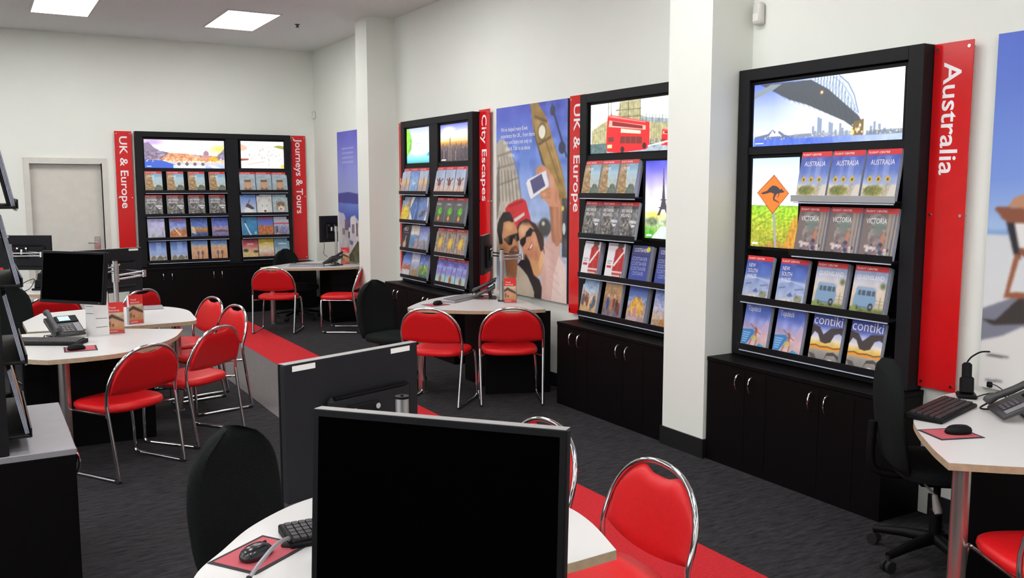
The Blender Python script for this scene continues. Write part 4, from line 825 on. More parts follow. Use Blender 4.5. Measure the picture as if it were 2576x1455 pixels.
# ================================================================ CHAIRS
def red_chair(label, loc, rotz, group='red visitor chairs'):
    t = thing('visitor_chair', label, 'chair', loc, rotz, group)
    W = .255
    def back_y(z): return -.175-.10*max(0, (z-.50))/.32 if z > .5 else -.175-.075*(.5-z)/.5
    # hoop
    pts = [(-W, back_y(.46), .46), (-W, back_y(.52), .52)]
    for k in range(1, 24):
        a = PI*k/24; zz = .545+.248*math.sin(a)**.86; ca = math.cos(a); pts.append((-W*math.copysign(abs(ca)**.86, ca), back_y(zz), zz))
    pts += [(W, back_y(.52), .52), (W, back_y(.46), .46)]
    bm = bmesh.new(); tube(bm, pts, .0105, 12); obj('back_hoop', bm, CHROME, t, 60)
    for sx in (-1, 1):
        bm = bmesh.new(); tube(bm, [(sx*W, back_y(.46), .46), (sx*(W-.006), back_y(.2), .2), (sx*(W-.010), -.25, .014)], .0105, 10); obj('leg', bm, CHROME, t, 60, label='rear leg')
        bm = bmesh.new(); tube(bm, smooth_path([(sx*(W-.010), -.25, .0115), (sx*(W-.010), 0, .0115), (sx*(W-.010), .17, .0115), (sx*(W-.010), .2, .03)], 3), .0105, 10); obj('floor_runner', bm, CHROME, t, 60)
        bm = bmesh.new(); tube(bm, smooth_path([(sx*(W-.010), .2, .03), (sx*(W-.014), .205, .2), (sx*(W-.03), .21, .375), (sx*(W-.045), .195, .392)], 4), .0105, 10); obj('leg', bm, CHROME, t, 60, label='front leg')
        bm = bmesh.new(); tube(bm, [(sx*(W-.045), .195, .392), (sx*(W-.045), -.12, .392), (sx*(W-.002), -.176, .395)], .009, 10); obj('seat_rail', bm, CHROME, t, 60)
        for y in (-.235, .165): obj('rubber_foot', bbox(sx*(W-.010)-.013, sx*(W-.010)+.013, y-.02, y+.02, .0, .02, .004), RUB, t)
    # seat: rounded pad
    n, rings = 40, []
    bm = bmesh.new()
    prof = [(.90, .398), (.97, .402), (1.0, .418), (.985, .436), (.93, .446), (.7, .449), (.35, .448)]
    for s_, z in prof:
        ring = []
        for k in range(n):
            a = 2*PI*k/n; cx, sy = math.cos(a), math.sin(a)
            e = 2/3.6
            x = .228*math.copysign(abs(cx)**e, cx); y = .03 + .215*math.copysign(abs(sy)**e, sy)
            if sy < 0: x *= 1-.10*abs(sy)**2; y -= .02*(1-abs(cx)**2)
            zz = z - .012*max(0, (y-.14)/.1)**2*.4
            ring.append(bm.verts.new((x*s_, .03+(y-.03)*s_, zz)))
        rings.append(ring)
    for a, b in zip(rings, rings[1:]):
        for k in range(n): bm.faces.new((a[k], a[(k+1) % n], b[(k+1) % n], b[k]))
    bm.faces.new(rings[0][::-1]); bm.faces.new(rings[-1]); obj('seat', bm, REDV, t, 60)
    # backrest: half disc with a scooped top
    nx, nz = 28, 12; bm = bmesh.new(); F, B = [], []
    for i in range(nx+1):
        x = -.242+.484*i/nx; q = abs(x)/.2435
        top = .545+.236*max(0, 1-q**2.33)**(1/2.33) - .030*math.exp(-(x/.078)**4)
        bot = .525-.02*(1-q*q); top = max(top, bot+.02)
        cf, cb = [], []
        for j in range(nz+1):
            v = j/nz; z = bot+(top-bot)*v
            e = min(1, min(v, 1-v)*6, (1-q)*9+.05); th = .017*math.sqrt(max(.05, 1-(1-e)**2))
            yc = back_y(z)+.002 + .018*(1-q*q) - .018
            cf.append(bm.verts.new((x, yc+th, z))); cb.append(bm.verts.new((x, yc-th, z)))
        F.append(cf); B.append(cb)
    for i in range(nx):
        for j in range(nz):
            bm.faces.new((F[i][j], F[i+1][j], F[i+1][j+1], F[i][j+1])); bm.faces.new((B[i][j], B[i][j+1], B[i+1][j+1], B[i+1][j]))
        bm.faces.new((F[i][0], B[i][0], B[i+1][0], F[i+1][0])); bm.faces.new((F[i][nz], F[i+1][nz], B[i+1][nz], B[i][nz]))
    for j in range(nz):
        bm.faces.new((F[0][j], F[0][j+1], B[0][j+1], B[0][j])); bm.faces.new((F[nx][j], B[nx][j], B[nx][j+1], F[nx][j+1]))
    obj('backrest', bm, REDV, t, 60)
    return t
def place(rear_mid, fc):
    n = math.hypot(*fc); fc = (fc[0]/n, fc[1]/n)
    return (rear_mid[0]+.25*fc[0], rear_mid[1]+.25*fc[1], .0005), face_rot(*fc)
CHAIRS = [((3.015, 6.405), (0.73, 0.68), 'red chrome chair at the middle desk, left of its pair by City Escapes'),
      ((3.6, 6.1), (0.43, 0.9), 'red chrome chair at the middle desk, right of its pair by the selfie poster'),
      ((2.96, 10.6), (0.51, 0.86), 'red chair standing partly on the red strip at the far back desk'),
      ((3.987, 10.336), (-0.85, 0.52), 'red chair partly behind the black office chair and far pillar'),
      ((0.845, 5.77), (-0.53, 0.85), 'nearest red chair at the left desk, whole backrest and floor runner in view'),
      ((1.38, 6.3), (-0.63, 0.78), 'red chair right behind the nearest one at the left desk'),
      ((1.75, 7.36), (-0.97, -0.2), 'red chair at the rounded end of the rear left desk, closest to red strip'),
      ((1.71, 8.0), (-0.97, -0.22), 'red chair furthest back at the rounded left desk end'),
      ((0.53, 8.82), (-0.2, 0.98), 'red chair behind the big left monitor facing the far left desk'),
      ((1.285, 8.95), (-0.6, 0.8), 'red chair behind the silver monitor pole and red leaflets'),
      ((1.955, 3.04), (-1, -0.03), 'red chair half hidden behind the big foreground monitor'),
      ((1.985, 2.36), (-0.998, 0.07), 'red chair at foreground desk corner, on the red carpet strip'),
      ((3.14, 1.46), (0.49, 0.87), 'red chair at the right desk with only its seat in the photo')]
first = None
for rm, fc, lab in CHAIRS:
    loc, rz = place(rm, fc)
    if first is None: first = red_chair(lab, loc, rz)
    else: dup(first, loc, rz, lab)

def office_chair(label, loc, rotz, hb=.50, ztop=1.02, seat_z=.48):
    t = thing('office_chair', label, 'chair', loc, rotz, 'black office chairs')
    # backrest: tall rounded pad, local back at y=-.23
    nx, nz = 18, 16; bm = bmesh.new(); F, B = [], []
    z0 = ztop-hb
    for j in range(nz+1):
        v = j/nz; z = z0+hb*v
        hw = .225*(1-.30*max(0, (v-.45)/.55)**2.0)*math.sqrt(max(0, 1-max(0, (v-.62)/.385)**2.6))*(1-.14*max(0, (.3-v)/.3)**2)
        hw = max(hw, .012)
        cf, cb = [], []
        for i in range(nx+1):
            s_ = -1+2*i/nx; x = hw*s_
            e = min(1, (1-abs(s_))*5, min(v, 1-v)*9); th = .032*math.sqrt(max(.02, 1-(1-e)**2))
            yc = -.21-.05*(v-.3)+.04*s_*s_-.02*math.sin(PI*v)
            cf.append(bm.verts.new((x, yc+th, z))); cb.append(bm.verts.new((x, yc-th*.8, z)))
        F.append(cf); B.append(cb)
    for j in range(nz):
        for i in range(nx):
            bm.faces.new((F[j][i], F[j][i+1], F[j+1][i+1], F[j+1][i])); bm.faces.new((B[j][i], B[j+1][i], B[j+1][i+1], B[j][i+1]))
        bm.faces.new((F[j][0], F[j+1][0], B[j+1][0], B[j][0])); bm.faces.new((F[j][nx], B[j][nx], B[j+1][nx], F[j+1][nx]))
    for i in range(nx):
        bm.faces.new((F[0][i], B[0][i], B[0][i+1], F[0][i+1])); bm.faces.new((F[nz][i], F[nz][i+1], B[nz][i+1], B[nz][i]))
    obj('backrest', bm, FAB, t, 60)
    bm = bmesh.new(); n = 32; rings = []
    for s_, dz in ((.86, -.05), (.97, -.045), (1, -.02), (.98, .0), (.9, .012), (.5, .016)):
        ring = []
        for k in range(n):
            a = 2*PI*k/n; cx, sy = math.cos(a), math.sin(a); e = 2/3.0
            ring.append(bm.verts.new((.235*s_*math.copysign(abs(cx)**e, cx), .04+.225*s_*math.copysign(abs(sy)**e, sy), seat_z+dz-.02*max(0, sy)**3)))
        rings.append(ring)
    for a, b in zip(rings, rings[1:]):
        for k in range(n): bm.faces.new((a[k], a[(k+1) % n], b[(k+1) % n], b[k]))
    bm.faces.new(rings[0][::-1]); bm.faces.new(rings[-1]); obj('seat', bm, FAB, t, 60)
    bm = bmesh.new(); tube(bm, smooth_path([(0, .02, seat_z-.07), (0, -.2, seat_z-.07), (0, -.275, seat_z-.02), (0, -.275, z0+.2)], 4), .02, 8); obj('back_bracket', bm, PLASB, t, 60)
    obj('seat_mechanism', bbox(-.09, .09, -.08, .12, seat_z-.1, seat_z-.05, .01), PLASB, t)
    bm = bmesh.new(); cyl(bm, 0, .02, .09, .25, .028, 14); cyl(bm, 0, .02, .25, seat_z-.095, .016, 14); obj('gas_lift', bm, PLASB, t, 60)
    for k in range(5):
        a = 2*PI*k/5+.3; dx, dy = math.cos(a), math.sin(a)
        bm = bmesh.new(); tube(bm, [(0, .02, .115), (dx*.15, .02+dy*.15, .10), (dx*.29, .02+dy*.29, .075)], [.03, .024, .018], 8)
        arm = obj('base_arm', bm, PLASB, t, 60)
        cx, cy = dx*.29, .02+dy*.29
        bm = bmesh.new(); tube(bm, [(cx-dy*.024, cy+dx*.024, .028), (cx-dy*.006, cy+dx*.006, .028)], .027, 14); tube(bm, [(cx+dy*.006, cy-dx*.006, .028), (cx+dy*.024, cy-dx*.024, .028)], .027, 14)
        tube(bm, [(cx, cy, .02), (cx, cy, .075)], .007, 8); obj('castor', bm, RUB, arm, 60)
    for sx, y in ((1, .06), (1, -.06)):
        bm = bmesh.new(); tube(bm, [(.08, y, seat_z-.08), (.19, y+.02, seat_z-.10)], .006, 8); tube(bm, [(.19, y+.02, seat_z-.10), (.225, y+.025, seat_z-.155), (.235, y+.028, seat_z-.17)], [.012, .02, .015], 10)
        obj('lever', bm, mat('lever_grey', '8d8b88', .5), t, 60, label='pale grey lever paddle')
    return t
OC = [((.835, 2.955), (.55, -.83), .92, 'black office chair in the foreground left of the near desk'),
      ((3.09, 7.33), (.35, -.94), .92, 'black office chair between the far pillar and the middle desk'),
      ((3.60, 11.72), (.4, -.9), .92, 'black office chair in front of the back display, behind far desk'),
      ((3.76, 2.52), (.75, -.66), .96, 'black office chair beside the Australia sign at the right desk'),
      ((.17, 8.05), (.2, -.98), .99, 'black office chair at the left photo edge behind the brochure rack')]
fo = None
for (x, y), fc, zt, lab in OC:
    if zt > .93: office_chair(lab, (x, y, .0005), face_rot(*fc), ztop=zt)
    elif fo is None: fo = office_chair(lab, (x, y, .0005), face_rot(*fc), ztop=zt, seat_z=.45)
    else: dup(fo, (x, y, .0005), face_rot(*fc), lab)

# ================================================================ DESKS
def outline(segs):
    """segs: list of (list of points, smooth?) joined into one loop"""
    out = []
    for pts, sm in segs:
        P = smooth_path([(x, y, 0) for x, y in pts], 8) if sm else [Vector((x, y, 0)) for x, y in pts]
        for p in P:
            if not out or (Vector(out[-1])-Vector((p.x, p.y))).length > 1e-4: out.append((p.x, p.y))
    if (Vector(out[0])-Vector(out[-1])).length < 1e-4: out.pop()
    return out
def desk(label, segs, legs=(), panels=(), pedestals=()):
    ol = outline(segs)
    cx = sum(p[0] for p in ol)/len(ol); cy = sum(p[1] for p in ol)/len(ol)
    t = thing('desk', label, 'desk', (cx, cy, 0), 0)
    L = lambda p: (p[0]-cx, p[1]-cy)
    lo = [L(p) for p in ol]
    bm = prism(bmesh.new(), [(x*.9985, y*.9985) for x, y in lo], .7, .7015)
    bm.free()
    bm = prism(bmesh.new(), lo, .7015, .7285); obj('edge_band', bm, PLY, t, 30, label='birch ply coloured desk edge')
    bm = prism(bmesh.new(), [(x*.999, y*.999) for x, y in lo], .7287, .730); obj('desktop', bm, LAM, t, 30)
    for p in legs:
        x, y = L(p); bm = bmesh.new(); cyl(bm, x, y, .008, .7, .033, 24); cyl(bm, x, y, 0, .008, .04, 24); obj('leg', bm, LEGM, t, 60)
    for p, q in panels:
        bm = panel_strip(bmesh.new(), L(p), L(q), .018, .0005, .70); obj('modesty_panel', bm, BLACKW, t, None)
    for x0, x1, y0, y1 in pedestals:
        o = obj('pedestal', bbox(x0-cx, x1-cx, y0-cy, y1-cy, .0005, .70, .003), BLACKW, t)
        for z in (.05, .27, .49): 
            d = obj('drawer', bbox(x0-cx+.01, x1-cx-.01, y0-cy-.012, y0-cy-.001, z, z+.2, .002), BLACKW, o)
    return t
desk('white leaf shaped desk by the selfie poster with two red chairs', [([(3.08, 6.925), (3.22, 6.77), (3.37, 6.605), (3.55, 6.47), (3.8, 6.36), (4.044, 6.307)], True), ([(4.044, 6.307), (4.128, 6.645), (4.21, 7.1), (4.235, 7.4), (4.07, 7.61)], True), ([(4.07, 7.61), (3.85, 7.57), (3.655, 7.485), (3.45, 7.36), (3.285, 7.205), (3.1, 6.99), (3.08, 6.925)], True)],
     [(3.19, 6.92)], [((3.62, 6.58), (4.14, 6.38))], [(3.75, 4.12, 6.75, 7.2)])
desk('white desk at the far back corner under the Journeys & Tours sign', [([(3.04, 11.33), (3.3, 11.1), (3.64, 10.95), (4.0, 10.89), (4.16, 10.93), (4.25, 11.08)], True), ([(4.25, 11.08), (4.27, 11.5), (4.25, 12.0)], True), ([(4.25, 12.0), (4.0, 12.03), (3.6, 11.86), (3.3, 11.62), (3.05, 11.4), (3.04, 11.33)], True)],
     [(3.19, 11.41)], [], [(3.86, 4.2, 11.1, 11.55)])
desk('white rounded foreground desk under the big black monitors', [([(1.50, 1.963), (1.36, 1.955), (.55, 1.955)], False), ([(.55, 1.955), (.39, 2.0), (.37, 2.17), (.439, 2.388), (.542, 2.525), (.671, 2.676), (.866, 2.805), (1.1, 2.84), (1.34, 2.74), (1.5, 2.56), (1.57, 2.35), (1.563, 2.18), (1.50, 1.963)], True)],
     [(1.36, 2.1)], [((.6, 2.03), (1.25, 2.03))])
desk('white desk at right edge with phone, keyboard and headset', [([(3.052, 1.986), (3.15, 2.11), (3.241, 2.211), (3.346, 2.322), (3.472, 2.435), (3.582, 2.50), (3.8, 2.60), (4.06, 2.68), (4.268, 2.66)], True), ([(4.268, 2.66), (4.268, 1.45)], False), ([(4.268, 1.45), (4.0, 1.46), (3.65, 1.57), (3.3, 1.77), (3.052, 1.986)], True)],
     [(3.135, 1.985)], [((3.50, 2.20), (4.2, 1.93))], [])
desk('white front left desk with phone, keyboard and white tent card', [([(1.228, 6.739), (1.12, 6.42), (.974, 6.18), (.85, 6.04), (.703, 5.94), (.5, 5.905), (.31, 5.911)], True), ([(.31, 5.911), (.2, 6.02), (.08, 6.25), (.07, 6.6), (.1, 7.0), (.25, 7.06)], True), ([(.25, 7.06), (.85, 6.985), (1.228, 6.739)], False)],
     [(.40, 6.02)], [((.35, 6.62), (1.0, 6.62))], [(.2, .55, 6.66, 6.95)])
desk('white rounded rear left desk with red leaflet and a folder', [([(1.30, 7.09), (1.4, 7.14), (1.434, 7.386), (1.455, 7.777), (1.349, 8.071), (1.145, 8.195), (.8, 8.25), (.4, 8.15)], True), ([(.4, 8.15), (.25, 7.7), (.26, 7.15), (.85, 7.075), (1.30, 7.09)], False)],
     [(1.28, 7.3)], [((.35, 7.3), (1.1, 7.3))], [])
desk('white desk furthest left at the back with cables and headset', [([(-.7, 9.95), (.0, 9.77), (.3, 9.69), (.6, 9.6), (.82, 9.7), (.92, 10.1), (.75, 10.55), (.3, 10.75), (-.7, 10.75)], True), ([(-.7, 10.75), (-.7, 9.95)], False)],
     [(.7, 9.85)], [((-.6, 10.3), (.3, 10.3))], [])

# ================================================================ LEFT RACK (free-standing display seen end-on)
LR = (.058, 4.07, 0)
display('rack', 'black brochure rack at the left photo edge seen from its end', LR, PI/2, .92, [(.09, .83)],
        [(.15, .77, 2.0, 2.38, beach_pic())], [(.06, .86, z) for z in ZR], ext=.08)
for z, designs in zip(ZR, (('dancer', 'looker', 'europe'), ('night_lake', 'sunset_bay', 'night_lake'), ('market', 'desert_road', 'dunes'), ('walkers', 'savanna', 'rocks'))):
    for k, d in enumerate(designs):
        nm = {0: 'near', 1: 'middle', 2: 'far'}[k]
        what = {ZR[0]: 'red banner brochure on top shelf', ZR[1]: 'dark purple brochure on second shelf', ZR[2]: 'brown brochure on third shelf', ZR[3]: 'dark brown brochure on bottom shelf'}[z]
        brochure(d, f'{what} of the left rack, {nm} one of three', 'brochures on the left rack', (LR[0]+.0785, LR[1]+.09+.235*k+CW/2, z), PI/2, th=.016)
cabinet('low black cabinet with a reflection painted grey on its top at lower left photo edge', (.30, 4.07, 0), PI/2, .925, [(.06, .46), (.47, .87)], top=mat('worktop_painted_sheen', '8f8d92', .4))  # grey top colour paints in the reflection lying on a black worktop

# ================================================================ DESK EQUIPMENT
def monitor(label, a, b, ztop, h, facing_cam, tilt=.0, stickers=(), brand=False):
    """a, b: the ends of the top edge (a is the left end as seen from the screen side)"""
    a, b = Vector(a), Vector(b); Wd = (b-a).length; mid = (a+b)/2
    d = (b-a).normalized(); rz = math.atan2(d.y, d.x)        # local x along a->b, screen faces local -Y
    t = thing('monitor', label, 'monitor', (mid.x, mid.y, ztop-h), rz, None, tilt)
    obj('housing', bbox(-Wd/2, Wd/2, .008, .034, 0, h, .004), HOUS, t)
    obj('bezel', bbox(-Wd/2, Wd/2, .0, .008, 0, h, .002), PLASB, t)
    obj('screen', bbox(-Wd/2+.014, Wd/2-.014, -.0008, .0, .02, h-.014), SCREENB, t, None)
    obj('rear_bulge', bbox(-Wd*.40, Wd*.24, .034, .062, h*.12, h*.72, .016), HOUS, t)
    obj('vent_groove', bbox(-Wd*.36, Wd*.2, .05, .0635, h*.70, h*.715), PLASB, t, None)
    obj('vesa_plate', bbox(-.06, .06, .062, .072, h*.34, h*.34+.12, .003), PLASB, t)
    for sx in (-.045, .045):
        bm = bmesh.new(); tube(bm, [(sx, .0715, h*.34+.105), (sx, .082, h*.34+.105)], .009, 10); obj('thumb_screw', bm, CHROME, t, 60)
    obj('power_light', bbox(Wd/2-.035, Wd/2-.03, -.001, .0, .008, .012), SILV, t, None)
    for sx in stickers: obj('sticker', bbox(sx-.04, sx+.04, .0342, .0346, h-.022, h-.006), PAPER, t, None, label='white label sticker')
    obj('top_edge', bbox(-Wd/2+.002, Wd/2-.002, .002, .033, h, h+.0012), mat('pale_top_edge', '8f8d8c', .4), t, None)  # thin paler strip along the top of the housing
    return t, mid, Vector((-math.sin(rz), math.cos(rz), 0))
def arm_stand(label, x, y, ztop, arms):
    t = thing('monitor_stand', label, 'monitor stand', (x, y, .7302), 0)
    H = ztop-.7302
    bm = bmesh.new(); cyl(bm, 0, 0, 0, H, .0175, 20); obj('pole', bm, ALU, t, 60)
    bm = bmesh.new(); cyl(bm, 0, 0, H, H+.006, .0185, 20); cyl(bm, 0, 0, H+.006, H+.01, .004, 8); obj('pole_cap', bm, PLASB, t, 60)
    bm = bmesh.new(); cyl(bm, 0, 0, 0, .012, .035, 24); obj('desk_clamp', bm, PLASG, t, 60)
    for path, z in arms:
        z = z-.7302; px, py = 0.0, 0.0
        bm = bmesh.new(); cyl(bm, 0, 0, z-.03, z+.03, .025, 20); obj('collar', bm, ALU, t, 60)
        for n_, (tx, ty) in enumerate(path):
            qx, qy = tx-x, ty-y; d = Vector((qx-px, qy-py)).normalized()
            bm = bmesh.new()
            for dz in (-.014, .014): tube(bm, [(px+d.x*.02, py+d.y*.02, z+dz), (qx, qy, z+dz)], .006, 8)
            tube(bm, [(qx, qy, z-.026), (qx, qy, z+.026)], .015, 14); obj('arm', bm, CHROME, t, 60)
            px, py = qx, qy
    return t
# foreground: front monitor and the one turned away
mA, _, nA = monitor('big black monitor in the foreground with blank dark screen facing the camera', (.561, 1.79, 0), (.924, 1.378, 0), 1.287, .42, True, tilt=-.07)
mB, _, nB = monitor('black monitor seen from behind with two white stickers, foreground desk', (1.19, 2.668, 0), (.706, 2.503, 0), 1.25, .405, False, stickers=(-.18, .19))
arm_stand('silver pole and arms between the two foreground monitors', .92, 2.12, 1.205, [([(1.12, 1.83), (.803, 1.637)], 1.07), ([(.972, 2.515)], 1.04)])
# left desks
monitor('black monitor with blank screen at the left desk behind phone', (.32, 6.60, 0), (.655, 6.215, 0), 1.335, .335, True, tilt=-.13)
monitor('black monitor seen from behind with white sticker, against the back display', (1.09, 7.67, 0), (.60, 7.45, 0), 1.27, .34, False, stickers=(-.2,))
arm_stand('silver pole with chrome arm beside left blank monitor', .82, 6.92, 1.225, [([(.545, 6.46)], 1.17), ([(1.05, 7.18), (.877, 7.49)], 1.105)])
monitor('black monitor at far left in front of the white door, seen from behind', (.648, 10.385, 0), (.175, 10.66, 0), 1.25, .355, False, stickers=(.19,))
arm_stand('pale pole with chrome arm on the far left desk', .26, 10.08, 1.19, [([(.52, 9.97), (.372, 10.455)], 1.085)])
monitor('black monitor seen nearly edge on beside the City Escapes sign', (4.19, 7.58, 0), (3.93, 7.24, 0), 1.30, .36, False)
arm_stand('silver pole with arm on the desk by the selfie poster', 3.985, 6.939, 1.19, [([(4.20, 6.93), (4.12, 7.36)], 1.12)])
monitor('black monitor seen from behind above the far back desk', (4.13, 11.62, 0), (3.86, 11.53, 0), 1.36, .345, False)
arm_stand('silver pole with arm on the far back desk', 4.05, 11.42, 1.23, [([(4.02, 11.505)], 1.19)])

def phone(label, loc, rotz):
    t = thing('desk_phone', label, 'phone', loc, rotz)
    # wedge base, screen tilted toward local -Y
    bm = bmesh.new()
    P = [(-.09, 0), (.09, .15)]
    pts = [(-.105, -.10, .012), (.105, -.10, .012), (.105, .09, .10), (-.105, .09, .10), (-.105, -.10, .03), (.105, -.10, .03), (.105, .085, .128), (-.105, .085, .128)]
    vs = [bm.verts.new(p) for p in pts]
    for q in ((0, 3, 2, 1), (4, 5, 6, 7), (0, 1, 5, 4), (1, 2, 6, 5), (2, 3, 7, 6), (3, 0, 4, 7)): bm.faces.new([vs[i] for i in q])
    bmesh.ops.bevel(bm, geom=bm.edges[:], offset=.004, segments=1, affect='EDGES'); obj('body', bm, PHONEG, t)
    Rt = Matrix.Translation((0, 0, 0)) @ Matrix.Rotation(.486, 4, 'X')
    def on(x, v): return Vector((x, -.10+.883*v, .031+.468*v))
    bm = bmesh.new(); tube(bm, [(0, .05, .0), (0, .03, .09)], .016, 8); box(bm, -.09, .09, .03, .1, 0, .01, .003); obj('foot_stand', bm, PHONEG, t)
    bm = bmesh.new()
    hp = [(-.078, -.115, .05), (-.078, -.09, .072), (-.078, -.0, .115), (-.078, .075, .158), (-.078, .095, .16)]
    tube(bm, smooth_path(hp, 4), [.018]*2+[.023]*3+[.017]*9+[.024]*3, 10); obj('handset', bm, PHONEG, t, 60)
    nrm = Vector((0, -.468, .883))
    def pad(x0, x1, v0, v1, th, m, nm, par=t):
        bm = bmesh.new(); vv = []
        for h_ in (.0005, th):
            for x, v in ((x0, v0), (x1, v0), (x1, v1), (x0, v1)): vv.append(bm.verts.new(on(x, v)+nrm*h_))
        for q in ((0, 3, 2, 1), (4, 5, 6, 7), (0, 1, 5, 4), (1, 2, 6, 5), (2, 3, 7, 6), (3, 0, 4, 7)): bm.faces.new([vv[i] for i in q])
        return obj(nm, bm, m, par, None)
    s_ = pad(-.04, .1, .135, .205, .006, PLASB, 'display_bezel'); pad(-.022, .05, .147, .197, .0075, LCD, 'phone_screen', s_)
    kp = pad(-.035, .045, .02, .105, .002, PLASG, 'keypad')
    for r_ in range(4):
        for c_ in range(3): pad(-.028+.024*c_, -.012+.024*c_, .026+.02*r_, .04+.02*r_, .005, mat('key_grey', '5d5c60', .4), 'key', kp)
    pad(.055, .095, .02, .12, .003, mat('label_grey', '86858a', .5), 'side_buttons')
    bm = bmesh.new(); tube(bm, smooth_path([(-.078, -.11, .045), (-.12, -.12, .01), (-.13, 0, .008), (-.1, .09, .008)], 6), .004, 6); obj('cord', bm, RUB, t, 60)
    return t
def keyboard(label, loc, rotz, col=PLASB, w_=.44, d_=.145):
    t = thing('keyboard', label, 'keyboard', loc, rotz)
    bm = bmesh.new(); box(bm, -w_/2, w_/2, -d_/2, d_/2, .0, .016, .004)
    for v in bm.verts:
        if v.co.z > .008: v.co.z += .012*(v.co.y+d_/2)/d_
    obj('case', bm, col, t)
    bm = bmesh.new(); kc = mat('key_caps', '2e2b2e', .5) if col is not SILV else mat('key_caps_grey', '8c8a8e', .5)
    obj('key_well', bbox(-w_/2+.008, w_/2-.008, -d_/2+.012, d_/2-.012, .0165, .0185, rot=Matrix.Translation((0, 0, .005)) @ Matrix.Rotation(.08, 4, 'X')), mat('key_well', '0c0c0d', .5) if col is not SILV else SILV, t, None)
    for r_ in range(5):
        for c_ in range(20):
            x = -w_/2+.014+c_*(w_-.028)/20; y = -d_/2+.016+r_*(d_-.03)/5
            box(bm, x, x+(w_-.028)/20*.82, y, y+(d_-.03)/5*.8, .018, .0225+.0025)
    for v in bm.verts: v.co.z += .012*(v.co.y+d_/2)/d_
    o = obj('keys', bm, kc, t, None); o['kind'] = 'stuff'
    return t
def mouse(label, loc, rotz, m=PLASB):
    t = thing('mouse', label, 'mouse', loc, rotz)
    bm = bmesh.new(); rings = []
    for z, s_ in ((0, .92), (.006, 1), (.016, .98), (.026, .84), (.033, .6), (.036, .25)):
        ring = []
        for k in range(24):
            a = 2*PI*k/24; e = 2/2.5
            ring.append(bm.verts.new((.031*s_*math.copysign(abs(math.cos(a))**e, math.cos(a)), (.055*s_)*math.copysign(abs(math.sin(a))**e, math.sin(a))-.008*(z/.036), z)))
        rings.append(ring)
    for a, b in zip(rings, rings[1:]):
        for k in range(24): bm.faces.new((a[k], a[(k+1) % 24], b[(k+1) % 24], b[k]))
    bm.faces.new(rings[0][::-1]); bm.faces.new(rings[-1]); obj('shell', bm, m, t, 60)
    obj('scroll_wheel', bbox(-.004, .004, .02, .04, .025, .034, .003), RUB, t)
    return t
def mouse_mat(label, loc, rotz, w_=.22, d_=.17):
    t = thing('mouse_mat', label, 'mouse mat', loc, rotz)
    obj('mat_base', bbox(-w_/2, w_/2, -d_/2, d_/2, 0, .002, .0008), PADB, t); obj('mat_surface', bbox(-w_/2+.012, w_/2-.012, -d_/2+.012, d_/2-.012, .0021, .0027), PADR, t, None)
def cable(label, pts, r_=.003, m=RUB):
    bm = bmesh.new(); tube(bm, smooth_path(pts, 8), r_, 6); o = obj('cable', bm, m, None, 60); tag(o, label, 'cable'); return o
def leaflet(label, loc, rotz, w_=.105, h=.215):
    t = thing('leaflet_holder', label, 'leaflets', loc, rotz)
    c = Cv(26, 50, w_/h).grad([(0, 'd23a34'), (.1, 'd4453c'), (.14, 'c08a5c'), (.4, 'c89a78'), (.55, 'b9a890'), (.66, 'c9c0a8'), (.67, 'e03a34'), (1, 'e23430')])
    c.poly([(0, .5), (.3, .62), (1, .42), (1, .34), (.3, .5), (0, .42)], '5c3c30').ell(.45, .3, .28, .11, 'd29a78', 1, .4).ell(.35, .26, .06, .05, '7c4434').ell(.15, .3, .1, .12, '6a5040', .8, .5).rect(.1, .055, .6, .075, 'f4c8c0', .8).ell(.7, .6, .25, .06, 'd8c898', .8, .5)
    me = grid_mesh('leaflet_front', c, w_, h, PRINT); o = bpy.data.objects.new('leaflet_front', me); link(o, t); o.location = (0, -.0145, .004)
    lettering('title', 'Travel\nInsurance', WHITE, o, (-w_/2+.012, -.0006, h*.80), cap=.015, width=.066)
    obj('leaflet_stack', bbox(-w_/2, w_/2, -.014, .012, .003, h), PAPER, t, None)
    bm = bmesh.new(); box(bm, -w_/2-.004, w_/2+.004, .014, .0165, 0, h*.9); box(bm, -w_/2-.004, w_/2+.004, -.018, .0165, 0, .0025)
    box(bm, w_/2+.002, w_/2+.0045, -.018, .014, .0025, h*.6); box(bm, -w_/2-.0045, -w_/2-.002, -.018, .014, .0025, h*.6); obj('acrylic_holder', bm, ACR, t, None)
